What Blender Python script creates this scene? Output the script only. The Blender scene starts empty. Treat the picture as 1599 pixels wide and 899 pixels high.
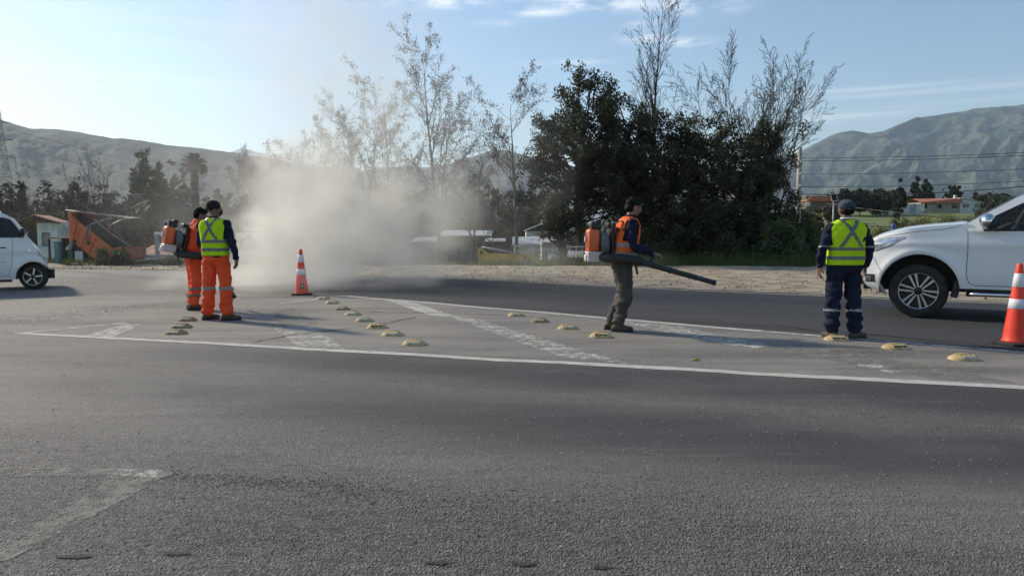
import bpy, math, random
import numpy as np
from mathutils import Vector, Matrix, noise as mnoise
R = math.radians
random.seed(7); np.random.seed(7)
scn = bpy.context.scene
COL = scn.collection

# ------------------------------------------------------------------ camera
F, HY, H = 1155.0, 360.0, 1.3            # focal length in photo pixels, horizon row, eye height
PITCH = math.atan((449.5 - HY) / F)
cd = bpy.data.cameras.new('camera'); cam = bpy.data.objects.new('camera', cd); COL.objects.link(cam)
cd.sensor_width = 36; cd.lens = F / 1599 * 36; cd.clip_end = 30000; cd.clip_start = .05
cam.location = (0, 0, H); cam.rotation_euler = (math.pi / 2 - PITCH, 0, 0)
scn.camera = cam

# ------------------------------------------------------------------ sky and sun
SUN_EL, SUN_AZ = 31.0, -58.0             # azimuth measured from +Y towards +X
w = bpy.data.worlds.new('World'); scn.world = w; w.use_nodes = True
nt = w.node_tree; nt.nodes.clear()
def N(tree, typ, **kw):
    n = tree.nodes.new(typ)
    for k, v in kw.items():
        if k.startswith('i_'): n.inputs[int(k[2:]) if k[2:].isdigit() else k[2:]].default_value = v
        else: setattr(n, k, v)
    return n
def L(tree, a, b): tree.links.new(a, b)
sky = N(nt, 'ShaderNodeTexSky', sky_type='NISHITA', sun_disc=False)
sky.sun_elevation = R(SUN_EL); sky.sun_rotation = R(SUN_AZ); sky.air_density = 1.1; sky.dust_density = 0.35; sky.ozone_density = 2.0
bg = N(nt, 'ShaderNodeBackground'); bg.inputs['Strength'].default_value = 0.118
out = N(nt, 'ShaderNodeOutputWorld')
tc = N(nt, 'ShaderNodeTexCoord'); sep = N(nt, 'ShaderNodeSeparateXYZ'); L(nt, tc.outputs['Generated'], sep.inputs[0])
def math_(tree, op, a, b=None, c=None):
    n = tree.nodes.new('ShaderNodeMath'); n.operation = op
    for i, v in enumerate((a, b, c)):
        if v is None: continue
        if isinstance(v, (int, float)): n.inputs[i].default_value = v
        else: L(tree, v, n.inputs[i])
    return n.outputs[0]
# azimuth / elevation of the view direction, and wispy cloud patches given by where they stand in the sky
az = math_(nt, 'ARCTAN2', sep.outputs[0], sep.outputs[1]); el = math_(nt, 'ARCSINE', sep.outputs[2])
comb = N(nt, 'ShaderNodeCombineXYZ'); L(nt, math_(nt, 'MULTIPLY', az, 9.0), comb.inputs[0]); L(nt, math_(nt, 'MULTIPLY', el, 34.0), comb.inputs[1])
cn = N(nt, 'ShaderNodeTexNoise'); cn.inputs['Scale'].default_value = 1.5; cn.inputs['Detail'].default_value = 7; cn.inputs['Roughness'].default_value = .6
L(nt, comb.outputs[0], cn.inputs['Vector'])
comb2 = N(nt, 'ShaderNodeCombineXYZ'); L(nt, math_(nt, 'MULTIPLY', az, 2.0), comb2.inputs[0]); L(nt, math_(nt, 'MULTIPLY', el, 75.0), comb2.inputs[1])
cs = N(nt, 'ShaderNodeTexNoise'); cs.inputs['Scale'].default_value = 1.0; cs.inputs['Detail'].default_value = 4
L(nt, comb2.outputs[0], cs.inputs['Vector'])
def azel(px, py): return math.atan2((px - 799.5) / F, 1), math.atan((HY - py) / math.hypot(F, px - 799.5))
def patch(px, py, wx, wy, amp):
    a0, e0 = azel(px, py)
    dx = math_(nt, 'DIVIDE', math_(nt, 'SUBTRACT', az, a0), wx / F); dy = math_(nt, 'DIVIDE', math_(nt, 'SUBTRACT', el, e0), wy / F)
    d2 = math_(nt, 'ADD', math_(nt, 'MULTIPLY', dx, dx), math_(nt, 'MULTIPLY', dy, dy))
    return math_(nt, 'MULTIPLY', math_(nt, 'POWER', 2.718, math_(nt, 'MULTIPLY', d2, -1.0)), amp)
tot = None
for a in ((685, 14, 60, 8, 1.0), (850, -4, 80, 11, 1.35), (897, 8, 22, 9, 1.5), (950, 18, 70, 10, .9), (1095, 14, 50, 13, 1.25), (840, 29, 40, 6, .8), (1010, 45, 30, 5, .5),
          (1075, 74, 30, 6, 1.0), (1000, 66, 30, 8, .9), (900, -60, 220, 30, 1.2), (600, -150, 300, 50, 1.0), (560, 12, 40, 6, .5), (880, 105, 60, 4, .5), (780, 45, 30, 5, .4),
          (-900, 60, 260, 26, 1.1), (2900, 40, 300, 24, 1.1)):
    p = patch(*a); tot = p if tot is None else math_(nt, 'ADD', tot, p)
def ramp01(tree, v, lo, hi):
    m = N(tree, 'ShaderNodeMapRange', interpolation_type='SMOOTHSTEP'); L(tree, v, m.inputs[0]); m.inputs[1].default_value = lo; m.inputs[2].default_value = hi
    return m.outputs[0]
m1 = math_(nt, 'MULTIPLY', tot, ramp01(nt, cn.outputs['Fac'], .36, .60))
st = None
for a in ((1330, 148, 110, 5, .75), (1300, 184, 95, 7, .5), (1500, 162, 120, 4, .2), (1700, 120, 260, 6, .6), (1230, 190, 60, 8, .3), (120, 120, 260, 26, .22), (300, 60, 240, 20, .15)):
    p = patch(*a); st = p if st is None else math_(nt, 'ADD', st, p)
m2 = math_(nt, 'MULTIPLY', st, ramp01(nt, cs.outputs['Fac'], .3, .65))
cm = N(nt, 'ShaderNodeMath', operation='ADD', use_clamp=True); L(nt, m1, cm.inputs[0]); L(nt, m2, cm.inputs[1])
mx = N(nt, 'ShaderNodeMix', data_type='RGBA'); L(nt, math_(nt, 'MULTIPLY', cm.outputs[0], .88), mx.inputs[0]); hs_ = N(nt, 'ShaderNodeHueSaturation'); hs_.inputs['Saturation'].default_value = 1.08; L(nt, sky.outputs[0], hs_.inputs['Color']); L(nt, hs_.outputs[0], mx.inputs[6]); mx.inputs[7].default_value = (8.3, 8.6, 9.2, 1)
L(nt, mx.outputs[2], bg.inputs['Color']); L(nt, bg.outputs[0], out.inputs['Surface'])

ld = bpy.data.lights.new('sun', 'SUN'); sun = bpy.data.objects.new('sun', ld); COL.objects.link(sun)
ld.energy = 4.4; ld.angle = R(4.0); ld.color = (1, .88, .70)
sd = Vector((math.sin(R(SUN_AZ)) * math.cos(R(SUN_EL)), math.cos(R(SUN_AZ)) * math.cos(R(SUN_EL)), math.sin(R(SUN_EL))))
sun.rotation_euler = sd.to_track_quat('Z', 'Y').to_euler(); sun.location = (-20, 10, 30)

scn.view_settings.view_transform = 'Standard'; scn.view_settings.look = 'None'; scn.view_settings.gamma = 1; scn.view_settings.exposure = 0.28
scn.cycles.volume_bounces = 4; scn.cycles.volume_step_rate = 1.0; scn.cycles.volume_max_steps = 160
scn.cycles.use_denoising = True; scn.cycles.max_bounces = 6; scn.cycles.transparent_max_bounces = 8

# ------------------------------------------------------------------ helpers
def ray(px, py):
    x = (px - 799.5) / F; y = (449.5 - py) / F
    return (x, math.cos(PITCH) + y * math.sin(PITCH), -math.sin(PITCH) + y * math.cos(PITCH))
def G(px, py, z=0.0):
    r = ray(px, py); t = (z - H) / r[2]; return (r[0] * t, r[1] * t)
def AT(px, py, Y):
    r = ray(px, py); t = Y / r[1]; return (r[0] * t, Y, H + r[2] * t)

class MB:
    def __init__(s): s.v = []; s.f = []
    def add(s, vs, fs):
        o = len(s.v); s.v += [tuple(p) for p in vs]; s.f += [tuple(i + o for i in f) for f in fs]; return s
    def box(s, c, d, rz=0, M=None):
        hx, hy, hz = d[0] / 2, d[1] / 2, d[2] / 2; vs = []
        for z in (-hz, hz):
            for x, y in ((-hx, -hy), (hx, -hy), (hx, hy), (-hx, hy)):
                if M is not None: q = M @ Vector((x, y, z))
                else: q = Vector((x * math.cos(rz) - y * math.sin(rz), x * math.sin(rz) + y * math.cos(rz), z))
                vs.append((q[0] + c[0], q[1] + c[1], q[2] + c[2]))
        return s.add(vs, [(3, 2, 1, 0), (4, 5, 6, 7), (0, 1, 5, 4), (1, 2, 6, 5), (2, 3, 7, 6), (3, 0, 4, 7)])
    def prism(s, pts, y0, y1):                        # outline in x,z pushed through y
        n = len(pts)
        return s.add([(x, y0, z) for x, z in pts] + [(x, y1, z) for x, z in pts],
                     [tuple(range(n))[::1], tuple(range(2 * n - 1, n - 1, -1))] + [(i + n, (i + 1) % n + n, (i + 1) % n, i) for i in range(n)])
    def slab(s, pts, z0, z1):                         # outline in x,y pushed through z
        n = len(pts)
        return s.add([(x, y, z0) for x, y in pts] + [(x, y, z1) for x, y in pts],
                     [tuple(range(n - 1, -1, -1)), tuple(range(n, 2 * n))] + [(i, (i + 1) % n, (i + 1) % n + n, i + n) for i in range(n)])
    def tube(s, P, rad, n=6, caps=True):
        P = [Vector(p) for p in P]
        if isinstance(rad, (int, float)): rad = [rad] * len(P)
        vs = []; ref = Vector((0, 0, 1)); t0 = (P[1] - P[0]).normalized()
        if abs(t0.z) > .9: ref = Vector((0, 1, 0))
        a = t0.cross(ref).normalized()
        for i, p in enumerate(P):
            t = (P[min(i + 1, len(P) - 1)] - P[max(i - 1, 0)]).normalized()
            a = (a - t * a.dot(t)).normalized(); b = t.cross(a)
            for k in range(n):
                an = 2 * math.pi * k / n; vs.append(p + (a * math.cos(an) + b * math.sin(an)) * rad[i])
        fs = [(i * n + k, i * n + (k + 1) % n, (i + 1) * n + (k + 1) % n, (i + 1) * n + k) for i in range(len(P) - 1) for k in range(n)]
        if caps: fs += [tuple(range(n - 1, -1, -1)), tuple(range((len(P) - 1) * n, len(P) * n))]
        return s.add(vs, fs)
    def lathe(s, prof, n=24, c=(0, 0, 0), axis='z', sx=1, sy=1, caps=True):
        vs = []
        for r, z in prof:
            for k in range(n):
                a = 2 * math.pi * k / n; x, y = r * math.cos(a) * sx, r * math.sin(a) * sy
                q = (x, y, z) if axis == 'z' else ((x, z, y) if axis == 'y' else (z, x, y))
                vs.append((q[0] + c[0], q[1] + c[1], q[2] + c[2]))
        m = len(prof)
        fs = [(i * n + k, i * n + (k + 1) % n, (i + 1) * n + (k + 1) % n, (i + 1) * n + k) for i in range(m - 1) for k in range(n)]
        if axis == 'y': fs = [f[::-1] for f in fs]
        if caps and prof[0][0] > 1e-4: fs.append(tuple(range(n - 1, -1, -1)))
        if caps and prof[-1][0] > 1e-4: fs.append(tuple(range((m - 1) * n, m * n)))
        return s.add(vs, fs)
    def ell(s, c, r, n=12, m=8, M=None):
        vs = []
        for i in range(m + 1):
            th = math.pi * i / m
            for k in range(n):
                a = 2 * math.pi * k / n
                q = Vector((r[0] * math.sin(th) * math.cos(a), r[1] * math.sin(th) * math.sin(a), r[2] * math.cos(th)))
                if M is not None: q = M @ q
                vs.append(q + Vector(c))
        return s.add(vs, [(i * n + k, (i + 1) * n + k, (i + 1) * n + (k + 1) % n, i * n + (k + 1) % n) for i in range(m) for k in range(n)])
    def grid(s, rows):                               # rows of equal length points
        n = len(rows[0]); vs = [p for r in rows for p in r]
        return s.add(vs, [(i * n + k, i * n + k + 1, (i + 1) * n + k + 1, (i + 1) * n + k) for i in range(len(rows) - 1) for k in range(n - 1)])
    def mesh(s, name):
        me = bpy.data.meshes.new(name); me.from_pydata([tuple(p) for p in s.v], [], s.f); me.update(); return me
    def build(s, name, m, parent=None, smooth=False, bevel=0, loc=None):
        return link(s.mesh(name), name, m, parent, smooth, bevel, loc)
def link(me, name, m, parent=None, smooth=False, bevel=0, loc=None):
    o = bpy.data.objects.new(name, me); COL.objects.link(o)
    if m is not None: me.materials.append(m)
    if smooth: me.polygons.foreach_set('use_smooth', [True] * len(me.polygons))
    if parent is not None: o.parent = parent
    if loc is not None: o.location = loc
    if bevel:
        b = o.modifiers.new('b', 'BEVEL'); b.width = bevel; b.segments = 2; b.limit_method = 'ANGLE'; b.angle_limit = R(35)
        me.polygons.foreach_set('use_smooth', [True] * len(me.polygons))
        me.set_sharp_from_angle(angle=R(40)) if hasattr(me, 'set_sharp_from_angle') else None
    return o
def tag(o, label=None, cat=None, group=None, kind=None):
    for k, v in (('label', label), ('category', cat), ('group', group), ('kind', kind)):
        if v: o[k] = v
    return o
def empty(name, loc, rz=0, **kw):
    o = bpy.data.objects.new(name, None); COL.objects.link(o); o.location = loc; o.rotation_euler = (0, 0, rz); o.empty_display_size = .2
    return tag(o, **kw)
def copy_tree(o, parent=None):
    c = o.copy(); COL.objects.link(c)
    if parent is not None: c.parent = parent
    for ch in list(o.children): copy_tree(ch, c)
    return c
def np_mesh(name, V, Fq):                              # fast quads from arrays
    me = bpy.data.meshes.new(name); nv, nf = len(V), len(Fq); k = Fq.shape[1]
    me.vertices.add(nv); me.vertices.foreach_set('co', np.asarray(V, np.float32).ravel())
    me.loops.add(nf * k); me.loops.foreach_set('vertex_index', np.asarray(Fq, np.int32).ravel())
    me.polygons.add(nf); me.polygons.foreach_set('loop_start', np.arange(0, nf * k, k, dtype=np.int32)); me.polygons.foreach_set('loop_total', np.full(nf, k, np.int32))
    me.update(calc_edges=True); me.validate(); return me

# numpy value noise -----------------------------------------------------------
_T = np.random.RandomState(3).rand(256, 256)
def vnoise(x, y):
    xi = np.floor(x).astype(int); yi = np.floor(y).astype(int); fx = x - xi; fy = y - yi
    fx = fx * fx * (3 - 2 * fx); fy = fy * fy * (3 - 2 * fy)
    a = _T[xi & 255, yi & 255]; b = _T[(xi + 1) & 255, yi & 255]; c = _T[xi & 255, (yi + 1) & 255]; d = _T[(xi + 1) & 255, (yi + 1) & 255]
    return (a * (1 - fx) + b * fx) * (1 - fy) + (c * (1 - fx) + d * fx) * fy
def fbm(x, y, o=5, ridged=False):
    s = 0; amp = .5; tot = 0
    for i in range(o):
        n = vnoise(x + 17.3 * i, y + 9.1 * i)
        if ridged: n = 1 - abs(2 * n - 1)
        s = s + amp * n; tot += amp; amp *= .5; x = x * 2.03; y = y * 2.03
    return s / tot
def sstep(a, b, x):
    t = np.clip((x - a) / (b - a), 0, 1); return t * t * (3 - 2 * t)

# ------------------------------------------------------------------ materials
def mat(name, c1, c2=None, scale=4, rough=.7, bump=0, bscale=None, metal=0, coat=0, detail=5, lo=.35, hi=.65, island=0, spec=None, trans=0, stretch=None, emis=None):
    m = bpy.data.materials.new(name); m.use_nodes = True; t = m.node_tree; b = t.nodes['Principled BSDF']
    b.inputs['Roughness'].default_value = rough; b.inputs['Metallic'].default_value = metal
    if coat: b.inputs['Coat Weight'].default_value = coat; b.inputs['Coat Roughness'].default_value = .06
    if spec is not None: b.inputs['Specular IOR Level'].default_value = spec
    c1 = tuple(c1) + (1,); c2 = tuple(c2 or [min(1, x * 1.25) for x in c1[:3]]) + (1,)
    tcn = N(t, 'ShaderNodeTexCoord'); vec = tcn.outputs['Object']
    if stretch:
        mp = N(t, 'ShaderNodeMapping'); mp.inputs['Scale'].default_value = stretch; L(t, vec, mp.inputs[0]); vec = mp.outputs[0]
    nz = N(t, 'ShaderNodeTexNoise'); nz.inputs['Scale'].default_value = scale; nz.inputs['Detail'].default_value = detail; L(t, vec, nz.inputs['Vector'])
    fac = ramp01(t, nz.outputs['Fac'], lo, hi)
    if island:
        g = N(t, 'ShaderNodeNewGeometry'); fac = math_(t, 'ADD', math_(t, 'MULTIPLY', fac, 1 - island), math_(t, 'MULTIPLY', g.outputs['Random Per Island'], island))
    x = N(t, 'ShaderNodeMix', data_type='RGBA'); L(t, fac, x.inputs[0]); x.inputs[6].default_value = c1; x.inputs[7].default_value = c2
    L(t, x.outputs[2], b.inputs['Base Color'])
    if bump:
        n2 = N(t, 'ShaderNodeTexNoise'); n2.inputs['Scale'].default_value = bscale or scale * 6; n2.inputs['Detail'].default_value = 4; L(t, vec, n2.inputs['Vector'])
        bp = N(t, 'ShaderNodeBump'); bp.inputs['Strength'].default_value = 1; bp.inputs['Distance'].default_value = bump; L(t, n2.outputs['Fac'], bp.inputs['Height']); L(t, bp.outputs[0], b.inputs['Normal'])
    if trans:
        b.inputs['Transmission Weight'].default_value = 0
        tl = N(t, 'ShaderNodeBsdfTranslucent'); L(t, x.outputs[2], tl.inputs['Color']); ms = N(t, 'ShaderNodeMixShader'); ms.inputs[0].default_value = trans
        o = t.nodes['Material Output']; L(t, b.outputs[0], ms.inputs[1]); L(t, tl.outputs[0], ms.inputs[2]); L(t, ms.outputs[0], o.inputs['Surface'])
    if emis: b.inputs['Emission Color'].default_value = tuple(emis[:3]) + (1,); b.inputs['Emission Strength'].default_value = emis[3]
    return m
def glassmat(name, col, rough=.02, alpha=.75):
    m = bpy.data.materials.new(name); m.use_nodes = True; b = m.node_tree.nodes['Principled BSDF']
    b.inputs['Base Color'].default_value = tuple(col) + (1,); b.inputs['Roughness'].default_value = rough; b.inputs['Alpha'].default_value = alpha
    return m

# ------------------------------------------------------------------ terrain
EDGE = [(-400, 150), (-60, 33), (-30, 28.2), (-17.9, 25.9), (-8.1, 23.6), (-4.3, 21.2), (-1.3, 19.5), (6.4, 14.7), (8.9, 13.1), (20, 6.1), (60, -19), (400, -230)]
ex = np.array([p[0] for p in EDGE]); ey = np.array([p[1] for p in EDGE])
def yedge(x): return np.interp(x, ex, ey)
def youter(x): return np.maximum(np.interp(x, [-400, -60, -30, -8, 12, 20, 60, 400], [156, 36, 30, 26.9, 26.4, 23, 0, -210]), yedge(x) + 1.2)
def zt(x, y):
    x = np.asarray(x, float); y = np.asarray(y, float)
    d = y - youter(x)
    u = x / np.maximum(y, 1)
    left = -1.7 * sstep(2.0, 12, d) + 1.7 * sstep(90, 400, y)
    right = np.interp(y, [0, 30, 36, 80, 140, 175, 260, 700, 2500], [0, 0, .05, .95, 3.7, 5.8, 6.2, 4, 0]) * sstep(0, 6, d)
    w_ = sstep(.30, .40, u)
    z = left * (1 - w_) + right * w_
    z = z - .16 * sstep(-.3, .3, y - yedge(x)) * (1 - sstep(-.6, .2, d)); z = z + (fbm(x * .25, y * .25, 4) - .5) * .35 * sstep(1, 8, d) + (fbm(x * 1.3 + 9, y * 1.3, 3) - .5) * .10 * sstep(.3, 2, y - yedge(x))
    return z - .06 * (1 - sstep(-.1, .1, y - yedge(x)))
def ztf(x, y): return float(zt(np.array([x]), np.array([y]))[0])
xs = np.concatenate([-np.geomspace(12000, 40, 40), np.arange(-39, 39.1, .5), np.geomspace(40, 12000, 40)])
ys = np.concatenate([[-400, -120, -40, -15, -6], np.arange(-3, 60, .5), np.geomspace(60.5, 12000, 110)])
X, Y = np.meshgrid(xs, ys); Z = zt(X, Y); Z = np.where((Y < yedge(X) - .6), -.05, Z)
nx, ny = len(xs), len(ys); V = np.stack([X, Y, Z], -1).reshape(-1, 3)
ii, jj = np.meshgrid(np.arange(nx - 1), np.arange(ny - 1)); q = (jj * nx + ii).ravel(); FQ = np.stack([q, q + 1, q + nx + 1, q + nx], 1)
me = np_mesh('ground', V, FQ)
m = mat('field_ground', (.10, .15, .03), (.17, .15, .07), scale=.12, rough=1, bump=.02, bscale=7, lo=.4, hi=.72, detail=8)
ground = link(me, 'ground', m, smooth=True); tag(ground, kind='structure')

# --- asphalt with baked wear masks (dust and painted sun glare, dark smooth tyre bands, coarse gravelly zones)
def line_d(x, y, p, q):                                # signed distance, positive beyond the line
    dx, dy = q[0] - p[0], q[1] - p[1]; l = math.hypot(dx, dy); return ((y - p[1]) * dx - (x - p[0]) * dy) / l
FL0, FL1 = G(30, 520), G(1599, 605)                    # near line of the painted island
ML0, ML1 = G(540, 462), G(1290, 525)                   # far line of the island
rx = np.concatenate([-np.geomspace(120, 20, 12)[:-1], np.arange(-20, 14, .12), np.geomspace(14, 80, 12)])
ry = np.concatenate([np.arange(-8, 2, 1.0), np.geomspace(2, 30, 330), np.array([32, 36, 45, 60])])
X, Y = np.meshgrid(rx, ry)
E_ = yedge(X); Y2 = np.minimum(Y, E_ + .12 * (fbm(X * 2.2, Y * 0 + 3, 4) - .5) * 2)
d1 = line_d(X, Y2, FL0, FL1); d2 = line_d(X, Y2, ML0, ML1)
warp = (fbm(X * .7, Y2 * .7 + 5, 4) - .5)
island = sstep(.0, .12, d1) * (1 - sstep(-.05, .15, d2 + warp * .5))
# left of the island apex: rough dusty junction
junction = sstep(14.2, 15.6, Y2 + warp * 1.6) * (1 - sstep(-1.5, 2.5, X - (Y2 - 19) * -.4)) * (1 - sstep(19.5, 22, Y2))
leftroad = sstep(9.6, 10.5, Y2 + X * .12 + warp) * (1 - sstep(-7.2, -4.5, X + warp * 3))
far = sstep(0, .3, d2 + warp * .3) * sstep(-3.2, -1.0, X)
n1 = fbm(X * .5, Y2 * 2.2, 5); n2 = fbm(X * 4, Y2 * 4, 4)
dust = np.clip(island * (.62 + 1.5 * (n1 - .5)) + .55 * leftroad * (.6 + n2 * .5) + .62 * sstep(19, 22, Y2) * (1 - far), 0, 1)
a = -d1                                                # distance on our side of the near line
smooth_band = np.exp(-((a - .60 - warp * .2) / .55) ** 2) * 1.0 + np.exp(-((a - 2.25 + warp * .25) / .62) ** 2) * 1.0 + .25 * (a > 0)
smooth_band = smooth_band * (.85 + .45 * fbm(X * .6 + 3, Y2 * 2.6, 5)); smooth_band = smooth_band * sstep(-7, -1.0, X - .8 * a) + far * .95
dirt = sstep(-.6, 2.6, -X - 1.2 - a * .25 + warp * 3) * (a > 0) * .48 + np.exp(-((a - 3.3) / .7) ** 2) * .30 * (a > 0)  # first term also paints sun glare onto the left lane, beside real dirt
dirt = dirt + .16 * sstep(.50, .72, fbm(X * .45 + 8, Y2 * 1.2 + 4, 5)) * (a > 0)
dirt = dirt + np.exp(-((a - 1.45 - warp * .4) / .28) ** 2) * .25
dust = np.clip(dust + dirt * (.45 + n1 * .6), 0, 1)
coarse = np.clip(sstep(2.5, 4.2, a + warp * 2.2) * (.55 + .9 * (fbm(X * 1.1, Y2 * 1.6, 4) - .3)) + junction * .95 + .5 * np.exp(-((a - 1.45 - warp * .4) / .25) ** 2) + leftroad * .3 + np.exp(-((d2 - .35 - warp * .4) / .28) ** 2) * .9, 0, 1)
zz = -.0 + X * 0
zz = zz - .006 * smooth_band + .006 * coarse * (n2 - .5) * 1.6 * np.exp(-Y2 / 30) + (fbm(X * .8, Y2 * .8, 3) - .5) * .02
zz = zz * sstep(40, 25, Y2)
V = np.stack([X, Y2, zz], -1).reshape(-1, 3)
nx, ny = len(rx), len(ry); ii, jj = np.meshgrid(np.arange(nx - 1), np.arange(ny - 1)); q = (jj * nx + ii).ravel(); FQ = np.stack([q, q + 1, q + nx + 1, q + nx], 1)
keep = ~(np.abs(V[FQ[:, 0], 1] - V[FQ[:, 3], 1]) < 1e-4); FQ = FQ[keep]
me = bpy.data.meshes.new('road'); me.vertices.add(len(V)); me.vertices.foreach_set('co', V.astype(np.float32).ravel())
me.loops.add(len(FQ) * 4); me.loops.foreach_set('vertex_index', FQ.astype(np.int32).ravel()); me.polygons.add(len(FQ)); me.polygons.foreach_set('loop_start', np.arange(0, len(FQ) * 4, 4, dtype=np.int32)); me.polygons.foreach_set('loop_total', np.full(len(FQ), 4, np.int32)); me.update(calc_edges=True)
ca = me.color_attributes.new('wear', 'FLOAT_COLOR', 'POINT')
ca.data.foreach_set('color', np.stack([dust, np.clip(smooth_band, 0, 1), coarse, np.ones_like(dust)], -1).astype(np.float32).ravel())
ROADZ = (X, Y2, zz)
def road_material(paint=None, wear=.5):
    m = bpy.data.materials.new('asphalt' if paint is None else 'worn_road_paint'); m.use_nodes = True; t = m.node_tree; b = t.nodes['Principled BSDF']
    g = N(t, 'ShaderNodeNewGeometry'); P = g.outputs['Position']
    def nz(s, d=4, r=.5):
        n = N(t, 'ShaderNodeTexNoise'); n.inputs['Scale'].default_value = s; n.inputs['Detail'].default_value = d; n.inputs['Roughness'].default_value = r; L(t, P, n.inputs['Vector']); return n.outputs['Fac']
    vo = N(t, 'ShaderNodeTexVoronoi'); vo.inputs['Scale'].default_value = 115; L(t, P, vo.inputs['Vector'])
    vf = N(t, 'ShaderNodeTexVoronoi'); vf.inputs['Scale'].default_value = 70; L(t, P, vf.inputs['Vector'])
    def mixc(f, a, c):
        x = N(t, 'ShaderNodeMix', data_type='RGBA')
        if isinstance(f, float): x.inputs[0].default_value = f
        else: L(t, f, x.inputs[0])
        for i, v in ((6, a), (7, c)):
            if isinstance(v, tuple): x.inputs[i].default_value = v + (1,)
            else: L(t, v, x.inputs[i])
        return x.outputs[2]
    if paint is None:
        at = N(t, 'ShaderNodeAttribute', attribute_name='wear'); sp = N(t, 'ShaderNodeSeparateColor'); L(t, at.outputs['Color'], sp.inputs[0]); du, sm, co = sp.outputs
    else:
        vv = N(t, 'ShaderNodeValue'); vv.outputs[0].default_value = .35; du = co = vv.outputs[0]; v2 = N(t, 'ShaderNodeValue'); v2.outputs[0].default_value = 0; sm = v2.outputs[0]
    stone = mixc(ramp01(t, vo.outputs['Color'], .1, .9), (.017, .017, .016), (.195, .185, .168))  # stone tones spread wide: backlit grain contrast put into the colour
    base = mixc(ramp01(t, nz(14, 6, .65), .42, .85), stone, (.060, .058, .054))
    dark = mixc(ramp01(t, nz(60, 4, .6), .3, .75), (.027, .028, .029), (.048, .048, .047))
    c = mixc(sm, base, dark)
    # streaks of dust along the lanes
    mp = N(t, 'ShaderNodeMapping'); mp.inputs['Rotation'].default_value = (0, 0, R(17)); mp.inputs['Scale'].default_value = (.5, 5, 1); L(t, P, mp.inputs[0])
    ns = N(t, 'ShaderNodeTexNoise'); ns.inputs['Scale'].default_value = 1.3; ns.inputs['Detail'].default_value = 7; ns.inputs['Roughness'].default_value = .65; L(t, mp.outputs[0], ns.inputs['Vector'])
    dn = math_(t, 'MULTIPLY', du, math_(t, 'ADD', .12, math_(t, 'MULTIPLY', ns.outputs['Fac'], 1.65)))
    c = mixc(math_(t, 'MULTIPLY', dn, .95), c, (.265, .243, .208))
    c = mixc(math_(t, 'MULTIPLY', ramp01(t, ns.outputs['Fac'], .55, .75), .3), c, (.15, .14, .12))
    mp2 = N(t, 'ShaderNodeMapping'); mp2.inputs['Rotation'].default_value = (0, 0, R(17)); mp2.inputs['Scale'].default_value = (5, 22, 1); L(t, P, mp2.inputs[0])
    n4 = N(t, 'ShaderNodeTexNoise'); n4.inputs['Scale'].default_value = 1.4; n4.inputs['Detail'].default_value = 5; n4.inputs['Roughness'].default_value = .6; L(t, mp2.outputs[0], n4.inputs['Vector'])
    c = mixc(math_(t, 'MULTIPLY', ramp01(t, n4.outputs['Fac'], .53, .60), math_(t, 'ADD', .10, math_(t, 'MULTIPLY', co, .62))), c, (.032, .031, .028))
    # little pale chips and dark pits
    vs = N(t, 'ShaderNodeTexVoronoi'); vs.inputs['Scale'].default_value = 24; L(t, P, vs.inputs['Vector'])
    pick = math_(t, 'LESS_THAN', vs.outputs['Distance'], .12); sc_ = N(t, 'ShaderNodeSeparateColor'); L(t, vs.outputs['Color'], sc_.inputs[0])
    c = mixc(math_(t, 'MULTIPLY', pick, math_(t, 'GREATER_THAN', sc_.outputs[0], .80)), c, (.42, .40, .36))
    c = mixc(math_(t, 'MULTIPLY', math_(t, 'MULTIPLY', math_(t, 'LESS_THAN', vs.outputs['Distance'], .2), math_(t, 'GREATER_THAN', sc_.outputs[1], .85)), .7), c, (.03, .03, .028))
    b.inputs['Roughness'].default_value = .82
    hgt = math_(t, 'ADD', math_(t, 'MULTIPLY', vo.outputs['Distance'], math_(t, 'ADD', .35, co)), math_(t, 'MULTIPLY', vf.outputs['Distance'], math_(t, 'MULTIPLY', co, 1.3)))
    hgt = math_(t, 'ADD', hgt, math_(t, 'MULTIPLY', nz(30, 5, .7), .9))
    bp = N(t, 'ShaderNodeBump'); bp.inputs['Strength'].default_value = 1; bp.inputs['Distance'].default_value = .008; L(t, hgt, bp.inputs['Height'])
    if paint is not None:
        n = nz(9, 9, .72); s2 = nz(55, 5, .7)
        f = math_(t, 'ADD', math_(t, 'MULTIPLY', n, .6), math_(t, 'MULTIPLY', s2, .4))
        f = math_(t, 'ADD', math_(t, 'MULTIPLY', f, .75), math_(t, 'MULTIPLY', ns.outputs['Fac'], .25))
        f = ramp01(t, f, wear - .05, wear + .05)
        b2 = mixc(ramp01(t, nz(6, 5), .3, .7), tuple(paint), tuple(x * .78 for x in paint))
        c = b2
        L(t, math_(t, 'MULTIPLY', f, .9), b.inputs['Alpha'])
    L(t, c, b.inputs['Base Color']); L(t, bp.outputs[0], b.inputs['Normal'])
    return m
m_road = road_material()
road = link(me, 'road', m_road, smooth=True); tag(road, kind='structure')
# road height lookup
_rx, _ry, _z = rx, ry, zz
def zroad(x, y):
    i = int(np.clip(np.searchsorted(_rx, x) - 1, 0, len(_rx) - 2)); j = int(np.clip(np.searchsorted(_ry, y) - 1, 0, len(_ry) - 2))
    u = min(1, max(0, (x - _rx[i]) / (_rx[i + 1] - _rx[i]))); v = min(1, max(0, (y - _ry[j]) / (_ry[j + 1] - _ry[j])))
    return float((_z[j, i] * (1 - u) + _z[j, i + 1] * u) * (1 - v) + (_z[j + 1, i] * (1 - u) + _z[j + 1, i + 1] * u) * v)

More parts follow.
